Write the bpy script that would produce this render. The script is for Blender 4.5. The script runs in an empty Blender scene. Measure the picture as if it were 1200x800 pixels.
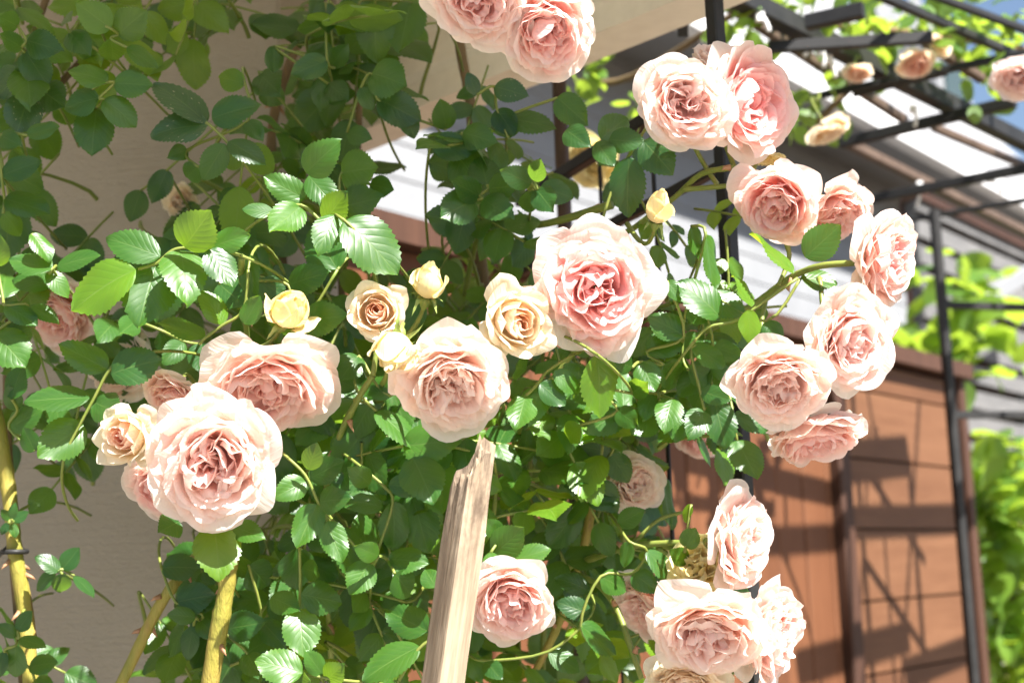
import bpy, math, random
import numpy as np
from mathutils import Vector, Matrix, Euler

SC = bpy.context.scene
COL = SC.collection
rad = math.radians

# ------------------------------------------------------------------ camera model
F_PX = 1667.0                      # focal length in photo pixels (1200 wide, 50 mm lens)
PITCH, ROLL = rad(9.3), rad(2.0)
CAM = Vector((0, 0, 1.35))
_f = Vector((0, math.cos(PITCH), math.sin(PITCH)))
_r0 = Vector((1, 0, 0)); _u0 = Vector((0, -math.sin(PITCH), math.cos(PITCH)))
RT = _r0 * math.cos(ROLL) - _u0 * math.sin(ROLL)
UP = _u0 * math.cos(ROLL) + _r0 * math.sin(ROLL)
RT, UP = (_r0 * math.cos(ROLL) + _u0 * -math.sin(ROLL)), (_u0 * math.cos(ROLL) + _r0 * math.sin(ROLL))
FW = _f

def P(px, py, d):
    """world point seen at photo pixel (px,py) at distance d along the view axis"""
    return CAM + FW * d + RT * ((px - 600) / F_PX * d) + UP * ((400 - py) / F_PX * d)
def ray(px, py):
    return FW + RT * ((px - 600) / F_PX) + UP * ((400 - py) / F_PX)
def PZ(px, py, z):
    r = ray(px, py); return CAM + r * ((z - CAM.z) / r.z)
FD = Vector((math.sin(rad(37.5)), math.cos(rad(37.5)), 0))      # run of the fence
FN = Vector((math.cos(rad(37.5)), -math.sin(rad(37.5)), 0))     # its outward normal
F0 = Vector((-0.18, 2.0, 0))
def PV(px, py, off=0.0):
    """pixel ray met with a vertical plane parallel to the fence, off metres in front (+) or behind (-)"""
    r = ray(px, py); o = F0 + FN * off
    t = (o - CAM).dot(FN) / r.dot(FN)
    return CAM + r * t
def cdir(r, u, t):
    """direction given in camera terms: right, up, towards the viewer"""
    return (RT * r + UP * u - FW * t).normalized()
def pxsize(px, d): return px * d / F_PX

SUN_AZ, SUN_EL = rad(140), rad(50)      # azimuth from +Y towards +X
TOSUN = Vector((math.sin(SUN_AZ) * math.cos(SUN_EL), math.cos(SUN_AZ) * math.cos(SUN_EL), math.sin(SUN_EL)))

# ------------------------------------------------------------------ object helpers
def tag(o, label=None, cat=None, group=None, kind=None):
    if label: o['label'] = label
    if cat: o['category'] = cat
    if group: o['group'] = group
    if kind: o['kind'] = kind
    return o
def link(o, parent=None):
    COL.objects.link(o)
    if parent is not None: o.parent = parent
    return o
def empty(name, loc=(0, 0, 0), rot=None):
    o = bpy.data.objects.new(name, None); o.empty_display_size = .02
    if rot is None: o.location = loc
    else: o.matrix_world = Matrix.Translation(loc) @ rot.to_4x4()
    return link(o)
def thing(name, label, cat, loc=(0, 0, 0), rot=None, group=None):
    return tag(empty(name, loc, rot), label, cat, group)
def obj(name, me, mat=None, parent=None, mw=None):
    o = bpy.data.objects.new(name, me)
    if mat is not None and not me.materials: me.materials.append(mat)
    if mw is not None: o.matrix_basis = mw
    return link(o, parent)

class MB:
    """collects shapes into one mesh"""
    def __init__(s): s.v = []; s.f = []; s.uv = []; s.att = []; s.n = 0
    def add(s, v, f, uv=None, att=None):
        v = np.asarray(v, float).reshape(-1, 3)
        s.v.append(v); s.f.append(np.asarray(f, int) + s.n if len(f) else np.zeros((0, 4), int))
        s.uv.append(np.zeros((len(v), 2)) if uv is None else np.asarray(uv, float))
        s.att.append(np.zeros(len(v)) if att is None else np.full(len(v), att) if np.isscalar(att) else np.asarray(att, float))
        s.n += len(v)
    def box(s, c, ax, ay, az, bev=0.0):
        """box centred on c with half-axis vectors"""
        c, ax, ay, az = (Vector(q) for q in (c, ax, ay, az))
        if bev <= 0:
            v = [c + ax * i + ay * j + az * k for k in (-1, 1) for j in (-1, 1) for i in (-1, 1)]
            s.add(v, [(0, 2, 3, 1), (4, 5, 7, 6), (0, 1, 5, 4), (2, 6, 7, 3), (0, 4, 6, 2), (1, 3, 7, 5)])
            return
        # chamfered section extruded along az
        la, lb = ax.length, ay.length; ba, bb = min(.45, bev / la), min(.45, bev / lb)
        ring = [(1, 1 - bb), (1 - ba, 1), (-1 + ba, 1), (-1, 1 - bb), (-1, -1 + bb), (-1 + ba, -1), (1 - ba, -1), (1, -1 + bb)]
        v = [c + ax * i + ay * j + az * k for k in (-1, 1) for i, j in ring]
        f = [(i, (i + 1) % 8, 8 + (i + 1) % 8, 8 + i) for i in range(8)]
        for b in (0, 8):
            q = [b + i for i in range(8)]
            for a in ((0, 1, 2, 3), (0, 3, 4, 7), (7, 4, 5, 6)):
                t = [q[i] for i in a]; f.append(tuple(t if b else t[::-1]))
        s.add(v, f)
    def bar(s, a, b, w, h=None, up=Vector((0, 0, 1)), bev=0.0):
        a, b = Vector(a), Vector(b); h = h or w
        d = (b - a); x = d.cross(up)
        if x.length < 1e-6: x = Vector((1, 0, 0))
        x.normalize(); y = x.cross(d).normalized()
        s.box((a + b) / 2, x * w / 2, y * h / 2, d / 2, bev)
    def tube(s, pts, r, n=8, att=None, cap=True):
        pts = [Vector(p) for p in pts]; k = len(pts)
        rr = [r] * k if np.isscalar(r) else list(r)
        t0 = (pts[1] - pts[0]).normalized()
        ref = t0.orthogonal().normalized(); v = []; uv = []
        L = 0
        for i, p in enumerate(pts):
            t = (pts[min(i + 1, k - 1)] - pts[max(i - 1, 0)]).normalized()
            ref = (ref - t * ref.dot(t)).normalized(); bi = t.cross(ref)
            if i: L += (p - pts[i - 1]).length
            for j in range(n):
                a = 2 * math.pi * j / n
                v.append(p + (ref * math.cos(a) + bi * math.sin(a)) * rr[i]); uv.append((j / n, L))
        f = [(i * n + j, i * n + (j + 1) % n, (i + 1) * n + (j + 1) % n, (i + 1) * n + j) for i in range(k - 1) for j in range(n)]
        if cap:
            for b, p, flip in ((0, pts[0], 1), ((k - 1) * n, pts[-1], 0)):
                c = len(v); v.append(p); uv.append((.5, L if b else 0))
                for j in range(n):
                    q = (b + j, b + (j + 1) % n, c, c)
                    f.append((q[1], q[0], c, c) if flip else q)
        s.add(v, f, uv, att)
    def mesh(s, name, smooth=True, mat=None):
        v = np.concatenate(s.v) if s.v else np.zeros((0, 3))
        me = bpy.data.meshes.new(name)
        F = [tuple(dict.fromkeys(q)) for a in s.f for q in a.tolist()]
        me.from_pydata(v.tolist(), [], F)
        uvl = me.uv_layers.new(name='UVMap')
        uv = np.concatenate(s.uv); at = np.concatenate(s.att)
        li = np.zeros(len(me.loops), int); me.loops.foreach_get('vertex_index', li)
        uvl.data.foreach_set('uv', uv[li].ravel())
        a = me.attributes.new('pk', 'FLOAT', 'POINT'); a.data.foreach_set('value', at)
        if smooth: me.polygons.foreach_set('use_smooth', [True] * len(me.polygons))
        if mat is not None: me.materials.append(mat)
        return me
    def build(s, name, mat, parent=None, smooth=False, mw=None):
        return obj(name, s.mesh(name, smooth), mat, parent, mw)

def grid_faces(nu, nv):
    """quads of a (nv+1) x (nu+1) vertex grid"""
    i = np.arange(nv)[:, None] * (nu + 1) + np.arange(nu)[None, :]
    i = i.ravel()
    return np.stack([i, i + 1, i + nu + 2, i + nu + 1], 1)
def bez(p0, p1, p2, p3, n=12):
    p0, p1, p2, p3 = (Vector(p) for p in (p0, p1, p2, p3))
    return [p0 * (1 - t) ** 3 + p1 * 3 * t * (1 - t) ** 2 + p2 * 3 * t * t * (1 - t) + p3 * t ** 3 for t in (i / n for i in range(n + 1))]
def spline(pts, per=6):
    """smooth curve through pts"""
    pts = [Vector(p) for p in pts]; out = []
    for i in range(len(pts) - 1):
        a, b, c, d = pts[max(i - 1, 0)], pts[i], pts[i + 1], pts[min(i + 2, len(pts) - 1)]
        for k in range(per):
            t = k / per
            out.append(.5 * ((2 * b) + (c - a) * t + (2 * a - 5 * b + 4 * c - d) * t * t + (3 * b - a - 3 * c + d) * t ** 3))
    return out + [pts[-1]]

# ------------------------------------------------------------------ materials
class NT:
    def __init__(s, name):
        s.m = bpy.data.materials.new(name); s.m.use_nodes = True
        s.t = s.m.node_tree; s.t.nodes.clear(); s.out = s.n('OutputMaterial')
    def n(s, typ, **kw):
        nd = s.t.nodes.new('ShaderNode' + typ)
        for k, v in kw.items():
            if k.startswith('i_'):
                k = k[2:]; key = int(k) if k.isdigit() else k.replace('_', ' ')
                nd.inputs[key].default_value = v
            else: setattr(nd, k, v)
        return nd
    def l(s, a, b): s.t.links.new(a, b)
    def ramp(s, fac, stops):
        r = s.n('ValToRGB'); e = r.color_ramp.elements
        while len(e) < len(stops): e.new(.5)
        for x, (p, c) in zip(e, stops): x.position = p; x.color = (*c, 1) if len(c) == 3 else c
        if fac is not None: s.l(fac, r.inputs[0])
        return r.outputs[0]
    def mix(s, fac, a, b, blend='MIX'):
        m = s.n('Mix', data_type='RGBA', blend_type=blend)
        for x, i in ((fac, 0), (a, 6), (b, 7)):
            if isinstance(x, (int, float)): m.inputs[i].default_value = x
            elif isinstance(x, tuple): m.inputs[i].default_value = (*x, 1)
            else: s.l(x, m.inputs[i])
        return m.outputs[2]
    def math(s, op, a, b=0.0, c=None, clamp=False):
        m = s.n('Math', operation=op, use_clamp=clamp)
        for i, x in enumerate((a, b) if c is None else (a, b, c)):
            if isinstance(x, (int, float)): m.inputs[i].default_value = x
            else: s.l(x, m.inputs[i])
        return m.outputs[0]
    def noise(s, vec, scale, detail=4, rough=.55):
        n = s.n('TexNoise', i_Scale=scale, i_Detail=detail, i_Roughness=rough)
        if vec is not None: s.l(vec, n.inputs['Vector'])
        return n.outputs[0]
    def bump(s, h, strength, dist=.01):
        b = s.n('Bump', i_Strength=strength, i_Distance=dist); s.l(h, b.inputs['Height']); return b.outputs[0]
    def scaled(s, vec, sx, sy, sz):
        m = s.n('Mapping'); m.inputs['Scale'].default_value = (sx, sy, sz); s.l(vec, m.inputs[0]); return m.outputs[0]

def mat_petal(name, stops, trans=.42):
    k = NT(name)
    at = k.n('Attribute', attribute_name='pk').outputs['Fac']
    uv = k.n('TexCoord').outputs['UV']
    oi = k.n('ObjectInfo').outputs['Random']
    streak = k.noise(k.scaled(uv, 22, 1.6, 1), 1.0, 3, .6)
    blotch = k.noise(k.scaled(uv, 1.3, 1.3, 1), 1.0, 2)
    f = k.math('ADD', at, k.math('MULTIPLY', k.math('SUBTRACT', streak, .5), .38))
    f = k.math('ADD', f, k.math('MULTIPLY', k.math('SUBTRACT', blotch, .5), .22))
    f = k.math('ADD', f, k.math('MULTIPLY', k.math('SUBTRACT', oi, .5), .10), clamp=True)
    c = k.ramp(f, stops)
    tc = k.mix(1.0, c, (1.0, .90, .83), 'MULTIPLY')
    bs = k.n('BsdfPrincipled', i_Roughness=.5, i_Specular_IOR_Level=.22, i_Sheen_Weight=.12)
    k.l(c, bs.inputs['Base Color'])
    nrm = k.bump(streak, .35, .003); k.l(nrm, bs.inputs['Normal'])
    tr = k.n('BsdfTranslucent'); k.l(tc, tr.inputs[0]); k.l(nrm, tr.inputs[1])
    mx = k.n('MixShader'); mx.inputs[0].default_value = trans
    k.l(bs.outputs[0], mx.inputs[1]); k.l(tr.outputs[0], mx.inputs[2]); k.l(mx.outputs[0], k.out.inputs[0])
    return k.m

def mat_leaf(name, dark, light, trans_c, trans=.3, rough=.36, spots=False):
    k = NT(name)
    uvn = k.n('TexCoord').outputs['UV']
    sep = k.n('SeparateXYZ'); k.l(uvn, sep.inputs[0]); u, v = sep.outputs[0], sep.outputs[1]
    at = k.n('Attribute', attribute_name='pk').outputs['Fac']
    oi = k.n('ObjectInfo').outputs['Random']
    rnd = k.math('FRACT', k.math('ADD', at, oi))
    geo = k.n('NewGeometry')
    pos = k.n('TexCoord').outputs['Object']
    au = k.math('ABSOLUTE', u)
    # lateral veins: stripes in v that climb towards the edge, curved
    ph = k.math('SUBTRACT', k.math('MULTIPLY', v, 7.0), k.math('MULTIPLY', k.math('POWER', au, .8), 2.6))
    tri = k.math('ABSOLUTE', k.math('SUBTRACT', k.math('FRACT', ph), .5))       # 0 at mid, .5 at the vein
    vein = k.math('MULTIPLY', k.math('SUBTRACT', tri, .40), 10, clamp=True)
    mid = k.math('SUBTRACT', 1.0, k.math('MULTIPLY', au, 18), clamp=True)
    pill = k.math('SMOOTH_MIN', k.math('SUBTRACT', .5, tri), .28, .2)
    lines = k.math('MAXIMUM', k.math('MULTIPLY', vein, .30), mid)
    blot = k.noise(k.scaled(uvn, 2.2, 2.2, 1), 1.0, 4)
    f = k.math('ADD', k.math('MULTIPLY', rnd, .62), k.math('MULTIPLY', blot, .45), clamp=True)
    c = k.ramp(f, [(.12, dark), (.62, tuple(.5 * (a + b) for a, b in zip(dark, light))), (1.0, light)])
    yel = k.math('MULTIPLY', k.math('SUBTRACT', k.noise(k.scaled(uvn, 1.2, 1.2, 1), 1.0, 2), .60), 4, clamp=True)
    edge = k.math('MULTIPLY', k.math('SUBTRACT', au, .78), 3.0, clamp=True)
    c = k.mix(k.math('MULTIPLY', yel, k.math('MULTIPLY', edge, .5)), c, (.22, .22, .03))
    c = k.mix(k.math('MULTIPLY', lines, .38), c, (.16, .24, .065))
    if spots:
        sp = k.n('TexVoronoi', i_Scale=9.0); k.l(uvn, sp.inputs['Vector'])
        s1 = k.math('LESS_THAN', sp.outputs['Distance'], .17)
        s1 = k.math('MULTIPLY', s1, k.math('GREATER_THAN', k.noise(k.scaled(uvn, 1.6, 1.6, 1), 1.0, 1), .52))
        c = k.mix(s1, c, (.62, .55, .33))
    back = k.mix(.5, c, (.09, .17, .05))
    cc = k.mix(geo.outputs['Backfacing'], c, back)
    h = k.math('ADD', pill, k.math('MULTIPLY', lines, -.55))
    nrm = k.bump(h, .11, .003)
    micro = k.noise(k.scaled(uvn, 30, 30, 1), 1.0, 2)
    rg = k.math('ADD', k.math('MULTIPLY', geo.outputs['Backfacing'], .25), k.math('ADD', rough - .06, k.math('MULTIPLY', micro, .14)))
    bs = k.n('BsdfPrincipled', i_Specular_IOR_Level=.52)
    k.l(cc, bs.inputs['Base Color']); k.l(rg, bs.inputs['Roughness']); k.l(nrm, bs.inputs['Normal'])
    tr = k.n('BsdfTranslucent'); k.l(k.mix(k.math('MULTIPLY', rnd, .6), trans_c, tuple(min(1, q * 1.35) for q in trans_c)), tr.inputs[0]); k.l(nrm, tr.inputs[1])
    mx = k.n('MixShader'); mx.inputs[0].default_value = trans
    k.l(bs.outputs[0], mx.inputs[1]); k.l(tr.outputs[0], mx.inputs[2]); k.l(mx.outputs[0], k.out.inputs[0])
    return k.m

def mat_surf(name, stops, scale=(1, 1, 1), nscale=8, rough=.6, bump=.3, bdist=.004, spec=.4, coord='Object', detail=6, metal=0.0):
    k = NT(name)
    v = k.scaled(k.n('TexCoord').outputs[coord], *scale)
    n1 = k.noise(v, nscale, detail, .6)
    c = k.ramp(n1, stops)
    fine = k.noise(v, nscale * 9, 3, .6)
    c = k.mix(.25, c, k.ramp(fine, [(.25, tuple(q * .75 for q in stops[0][1])), (.75, tuple(min(1, q * 1.12) for q in stops[-1][1]))]))
    bs = k.n('BsdfPrincipled', i_Roughness=rough, i_Specular_IOR_Level=spec, i_Metallic=metal)
    k.l(c, bs.inputs['Base Color'])
    k.l(k.bump(k.math('ADD', k.math('MULTIPLY', n1, .5), fine), bump, bdist), bs.inputs['Normal'])
    k.l(bs.outputs[0], k.out.inputs[0])
    return k.m

# ------------------------------------------------------------------ roses (unit radius, axis +Z, base at the origin)
def petal(rg, mb, p0, p1, p2, p3, th, W, Rcf, ruf=.05, kf=4.0, notch=.06, tip=0.0, yaw=0.0, roll=.0, pk=(.3, .3), nu=10, nv=10, zt=0.0, round_=.34, flop=0.0, crease=0.0):
    """one petal: centre line is the bezier p0..p3 in (radius, height); lateral half width W wraps round radius Rcf"""
    u = np.linspace(-1, 1, nu + 1)[None, :]; v0 = np.linspace(0, 1, nv + 1)[:, None] ** .9
    v = v0 * (1 - round_ * np.abs(u) ** 2.6 + notch * (np.exp(-(u / .16) ** 2) * -1.0) + tip * np.exp(-(u / .35) ** 2))
    b = lambda i: (1 - v) ** 3 * p0[i] + 3 * v * (1 - v) ** 2 * p1[i] + 3 * v * v * (1 - v) * p2[i] + v ** 3 * p3[i]
    r, z = b(0), b(1)
    s = np.clip(v / .62, 0, 1); ws = .22 + .78 * (s * s * (3 - 2 * s))
    w = W * ws * (1 - .16 * np.clip((v - .75) / .35, 0, 1))
    Rc = np.maximum(.10, np.maximum(r, .12) * Rcf)
    a = u * w / Rc
    x = Rc * np.sin(a); rr = r - Rc * (1 - np.cos(a))
    ph, ph2 = rg.uniform(0, 6.28, 2); k2 = kf * rg.uniform(1.7, 2.3)
    edge = np.clip((np.maximum(v0, np.abs(u) * np.clip(v0 * 1.6, 0, 1) * .96) - .45) / .55, 0, 1) ** 1.6
    d = ruf * edge * (np.sin(kf * u + ph) + .45 * np.sin(k2 * u + ph2 + 2 * v))
    # broad buckles over the blade
    d = d + .35 * ruf * np.clip(v * 1.5, 0, 1) * np.sin(2.2 * u + 3.1 * v + ph2 * 1.7)
    d = d - crease * np.exp(-(u / .13) ** 2) * np.clip(v * 1.6, 0, 1)
    # normal direction of the centre line
    dv = 1e-3
    bb = lambda vv, i: (1 - vv) ** 3 * p0[i] + 3 * vv * (1 - vv) ** 2 * p1[i] + 3 * vv * vv * (1 - vv) * p2[i] + vv ** 3 * p3[i]
    tr_, tz_ = bb(v + dv, 0) - bb(v - dv, 0), bb(v + dv, 1) - bb(v - dv, 1)
    tl = np.sqrt(tr_ ** 2 + tz_ ** 2) + 1e-9; nr, nz = -tz_ / tl, tr_ / tl
    rr = rr + nr * d; zz = z + nz * d
    # rolled lip
    lip = np.clip((v0 - .80) / .20, 0, 1) ** 2
    rr = rr + roll * lip * (1 + .5 * np.sin(2.7 * u + ph)); zz = zz - roll * .55 * lip
    zz = zz + flop * u * np.clip(v, 0, 1)
    # yaw about the vertical line through the petal's upper middle
    if yaw:
        rc = float(bb(np.array(.75), 0)); c_, s_ = math.cos(yaw), math.sin(yaw)
        blend = np.clip(v / .6, 0, 1)
        xa = (rr - rc) * c_ - x * s_ + rc; xb = (rr - rc) * s_ + x * c_
        rr = rr * (1 - blend) + xa * blend; x = x * (1 - blend) + xb * blend
    X = rr * math.cos(th) - x * math.sin(th); Y = rr * math.sin(th) + x * math.cos(th)
    V = np.stack([X, Y, zz + zt + 0 * X], -1).reshape(-1, 3)
    att = pk[0] + (pk[1] - pk[0]) * np.clip(v, 0, 1) - .20 * np.clip((edge - .72) / .28, 0, 1) ** 2
    uo, vo = rg.uniform(0, 40, 2)
    uv = np.stack([np.broadcast_to(u * .5, v.shape) + uo, v * .9 + vo], -1).reshape(-1, 2)
    mb.add(V, grid_faces(nu, nv), uv, np.broadcast_to(att, v.shape).ravel())

def bloom_meshes(seed, N=64, pink=.5, cup=.0, messy=1.0, guards=5, guard_drop=.25, flat=0.0, open_=1.0, lo=False):
    """full double rose: returns (outer petals, heart petals); disc radius about 1, base at z=0, rim near z=.62"""
    rg = np.random.default_rng(seed); out, heart = MB(), MB()
    nu, nv = (7, 7) if lo else (12, 12)
    ga = 2.399963; th0 = rg.uniform(0, 6.28); q1, q2, q3 = rg.uniform(0, 6.28, 3)
    for i in range(N):
        t = (i + .5) / N
        th = th0 + i * ga + rg.normal(0, .22)
        rt = (.06 + .88 * t ** .80) * open_ * (1 + t * (.07 * math.sin(th + q1) + .06 * math.sin(2 * th + q2) + .04 * math.sin(3 * th + q3))) + rg.normal(0, .05)
        zt = (.68 + .09 * math.sin(math.pi * min(1, t * 1.15)) - .13 * cup * (1 - t) - (.30 + flat + .16 * math.sin(th + q2)) * max(0, t - .55) ** 1.25 * 2.0) + rg.normal(0, .055) + .05 * t * math.sin(th + q3)
        rb = .04 + .06 * t; cz = .04 + .10 * (1 - t)
        if t < .40:
            yaw = rg.normal(0, .75) * messy * (1.15 - t * 1.6)
            W = .24 + .50 * t + rg.normal(0, .05)
            petal(rg, heart, (rb, .06), (rt * .85 + .10, cz + .12), (rt * 1.10 + .06, zt - .26), (rt + .03 + rg.normal(0, .03) * messy, zt + rg.normal(0, .05)), th,
                  W, .8 + rg.uniform(0, .5), ruf=.045 * messy + .015, kf=rg.uniform(2.5, 4.5), notch=.10, yaw=yaw, roll=rg.normal(.05, .08),
                  pk=(min(1, pink + .30 - t * .5), pink + .12 - .4 * t), nu=nu, nv=nv, round_=.28)
        else:
            s = (t - .40) / .60
            W = .46 + .27 * s + rg.normal(0, .05)
            fl = (.03 + .16 * s * s)
            petal(rg, out, (rb, .05), (rt * .62 + .12, cz - .03), (rt * .99, zt - .26 * (1 - .55 * s)), (rt + fl, zt), th,
                  W, 1.05 + .35 * s + rg.uniform(-.1, .2), ruf=.036 + .040 * s * rg.uniform(.5, 1.7), kf=rg.uniform(2.6, 6), notch=.05, yaw=rg.normal(0, .22) * messy,
                  roll=.03 + .06 * s * rg.uniform(.2, 1.3), pk=(pink + .10 - .12 * s, pink * (1.0 - .75 * s) - .05), nu=nu, nv=nv, round_=.26 + .1 * rg.random(), flop=rg.normal(0, .04))
    for g in range(guards):
        th = th0 + g * 2 * math.pi / max(guards, 1) + rg.normal(0, .25)
        zt = .48 - guard_drop * rg.uniform(.6, 1.5)
        petal(rg, out, (.08, .05), (.62, -.02), (.92, zt - .02), (1.10 * open_ + rg.normal(0, .04), zt), th, .66, 1.5, ruf=.04, kf=2.5, notch=.0,
              tip=.10, roll=.12, pk=(.02, .0), nu=nu, nv=nv, round_=.42, crease=.03)
    return out, heart

def halfopen_meshes(seed, pink=.5, guards=4, lo=False):
    """cup-shaped half-open rose: pointed outer petals round a tight coloured core"""
    rg = np.random.default_rng(seed); out, heart = MB(), MB()
    th0 = rg.uniform(0, 6.28); N = 30
    for i in range(N):
        t = (i + .5) / N; th = th0 + i * 2.399963 + rg.normal(0, .1)
        if t < .5:
            rt = .05 + .62 * t; zt = 1.02 + .22 * t + rg.normal(0, .02)
            petal(rg, heart, (.05, .1), (.30, .12), (rt + .16 + .1 * t, zt - .5), (rt, zt), th, .22 + .45 * t, 1.0, ruf=.02, kf=3, notch=.03,
                  yaw=rg.normal(0, .25), roll=.02 + .03 * t, pk=(pink + .35, pink + .25 - .6 * t), nu=9, nv=9, round_=.22)
        else:
            s = (t - .5) * 2
            rt = .40 + .36 * s; zt = 1.12 - .12 * s + rg.normal(0, .03)
            petal(rg, out, (.08, .02), (.55, .0), (.66 + .20 * s, .50 - .05 * s), (rt + .16 * s, zt), th, .56 + .14 * s, 1.1, ruf=.022, kf=3, notch=-.04,
                  roll=.06 + .13 * s, pk=(.02, .12 * (1 - s)), nu=10, nv=10, round_=.36, tip=.04)
    for g in range(guards):
        th = th0 + 1 + g * 2 * math.pi / guards + rg.normal(0, .3)
        petal(rg, out, (.1, .0), (.62, -.05), (.95, .32), (1.02 + rg.normal(0, .08), .72 - rg.uniform(0, .3)), th, .6, 1.3, ruf=.04, kf=2.6, notch=0,
              tip=.12, roll=.16, pk=(.0, .0), nu=10, nv=10, round_=.42, crease=.04)
    return out, heart

def bud_meshes(seed, fat=.62, loose=0.0):
    """closed bud: wrapped petals, height about 1.6"""
    rg = np.random.default_rng(seed); out = MB(); th0 = rg.uniform(0, 6.28)
    for i in range(14):
        t = (i + .5) / 14; th = th0 + i * 2.399963
        rt = .06 + (.22 + loose * .35) * t + rg.normal(0, .015); zt = 1.50 - .22 * t * (1 + loose) + rg.normal(0, .05)
        petal(rg, out, (.1, .0), (fat * (.7 + .5 * t), .1), (fat * (.62 + .55 * t), .85), (rt, zt), th, .34 + .34 * t, 1.0, ruf=.03, kf=3, notch=.0,
              roll=.05 + .10 * t + .1 * loose, pk=(.15, .5 - .4 * t), nu=9, nv=10, round_=.3, tip=.05)
    for g in range(2):
        th = th0 + g * 2.6 + .7
        petal(rg, out, (.1, .0), (fat * 1.1, .02), (fat * 1.35, .7), (fat * (1.0 + loose), 1.15 - .2 * g), th, .6, 1.1, ruf=.05, kf=2.5, notch=0, tip=.08, roll=.12, pk=(.05, .0), nu=9, nv=10, round_=.42)
    return out

def calyx_mesh(seed, droop=.6, scale=1.0):
    """green receptacle with five narrow sepals"""
    rg = np.random.default_rng(seed); mb = MB()
    prof = [(-.42, .055), (-.36, .07), (-.28, .13), (-.16, .17), (-.05, .15), (.02, .10), (.04, .0)]
    n = 10; v = [(r * math.cos(6.2832 * j / n) * scale, r * math.sin(6.2832 * j / n) * scale, z * scale) for z, r in prof for j in range(n)]
    mb.add(v, [(i * n + j, i * n + (j + 1) % n, (i + 1) * n + (j + 1) % n, (i + 1) * n + j) for i in range(len(prof) - 1) for j in range(n)])
    for g in range(5):
        th = g * 1.2566 + rg.normal(0, .1); dr = droop + rg.normal(0, .15)
        u = np.linspace(-1, 1, 5)[None, :]; vv = np.linspace(0, 1, 11)[:, None]
        L = .75 * scale
        r = .11 * scale + L * (.75 * vv - .1 * vv * vv); z = L * (.30 * vv - dr * vv * vv) + .03 * np.sin(9 * vv + g) * scale
        w = .15 * scale * (1 - vv) ** .8 * (.65 + .35 * np.sin(vv * 14 + g) ** 2 * (vv > .3) + .35 * (vv <= .3))
        x = u * w; zz = z + .25 * np.abs(u) * w
        X = r * math.cos(th) - x * math.sin(th); Y = r * math.sin(th) + x * math.cos(th)
        mb.add(np.stack([X + 0 * u, Y + 0 * u, zz + 0 * u], -1).reshape(-1, 3), grid_faces(4, 10))
    return mb

# ------------------------------------------------------------------ rose leaflets (unit length along +Y, face +Z)
def leaflet_arrays(seed, rows=30, cols=6, width=.36, fold=.30, curl=.18, wave=.02, teeth=.022):
    rg = np.random.default_rng(seed)
    v = np.linspace(0, 1, rows + 1)[:, None]; cu = np.linspace(-1, 1, cols + 1)[None, :]
    cu = np.sign(cu) * np.abs(cu) ** .9
    w = v ** .56 * (1 - v) ** .80; w = w / w.max() * width
    w[-1] = 0; w[0] = .012
    tooth = np.where(np.arange(rows + 1) % 2 == 1, 1.0, 0.0)[:, None]
    env = np.clip(np.sin(np.pi * np.clip(v, 0, 1)) * 1.4, 0, 1)
    e = np.abs(cu) ** 6
    x = cu * w * (1 + .06 * np.sin(5 * v + rg.uniform(0, 6))) + np.sign(cu) * e * tooth * teeth * 1.6 * env
    y = v + e * tooth * .022 * env + 0 * cu
    ph = rg.uniform(0, 6.28, 3)
    z = fold * np.abs(x) - .9 * fold * x * x / width - curl * (v - .15) ** 2 + wave * np.sin(7 * v + ph[0]) * np.abs(cu) + .5 * wave * np.sin(11 * v + ph[1] + 3 * cu) * e
    z = z + .05 * math.sin(ph[2]) * cu * v
    uv = np.stack([cu + 0 * v, v + 0 * cu], -1).reshape(-1, 2)
    return np.stack([x, y, z], -1).reshape(-1, 3), grid_faces(cols, rows), uv

# =================================================================== BUILD
random.seed(7); RG = np.random.default_rng(7)
M = {}
PINK = [(0, (.97, .91, .87)), (.30, (.975, .855, .825)), (.60, (.97, .765, .755)), (1, (.965, .67, .665))]
CREAM = [(0, (.96, .91, .74)), (.30, (.96, .87, .74)), (.6, (.95, .74, .62)), (1, (.92, .50, .42))]
YELL = [(0, (.93, .86, .47)), (.5, (.94, .87, .54)), (1, (.92, .78, .40))]
M['petal'] = mat_petal('pink_petal', PINK, .60)
M['cream'] = mat_petal('cream_petal', CREAM, .56)
M['bud'] = mat_petal('yellow_bud_petal', YELL, .40)
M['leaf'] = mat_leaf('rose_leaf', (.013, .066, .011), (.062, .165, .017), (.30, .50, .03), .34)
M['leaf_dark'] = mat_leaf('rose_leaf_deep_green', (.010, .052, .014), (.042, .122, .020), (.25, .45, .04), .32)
M['leaf_young'] = mat_leaf('rose_leaf_young', (.055, .150, .010), (.115, .225, .014), (.42, .58, .03), .38)
M['leaf_spot'] = mat_leaf('rose_leaf_spotted', (.020, .060, .026), (.045, .110, .034), (.2, .35, .05), .26, spots=True)
M['leaf_far'] = mat_leaf('far_leaf', (.05, .13, .02), (.13, .22, .03), (.42, .58, .05), .42)
M['stem'] = mat_surf('green_stem', [(.3, (.13, .19, .035)), (.7, (.22, .24, .05))], (1, 1, 1), 60, .45, .15, .001)
M['cane'] = mat_surf('yellow_green_cane', [(.3, (.20, .22, .03)), (.5, (.34, .29, .05)), (.60, (.36, .27, .06)), (.68, (.17, .09, .04))], (1, 1, .22), 60, .5, .5, .003)
M['cane_old'] = mat_surf('old_brown_cane', [(.3, (.10, .065, .03)), (.7, (.20, .13, .055))], (1, 1, .3), 60, .7, .5, .003)
M['thorn'] = mat_surf('thorn', [(.3, (.30, .14, .07)), (.7, (.42, .24, .13))], (1, 1, 1), 80, .5, .1, .001)
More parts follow.
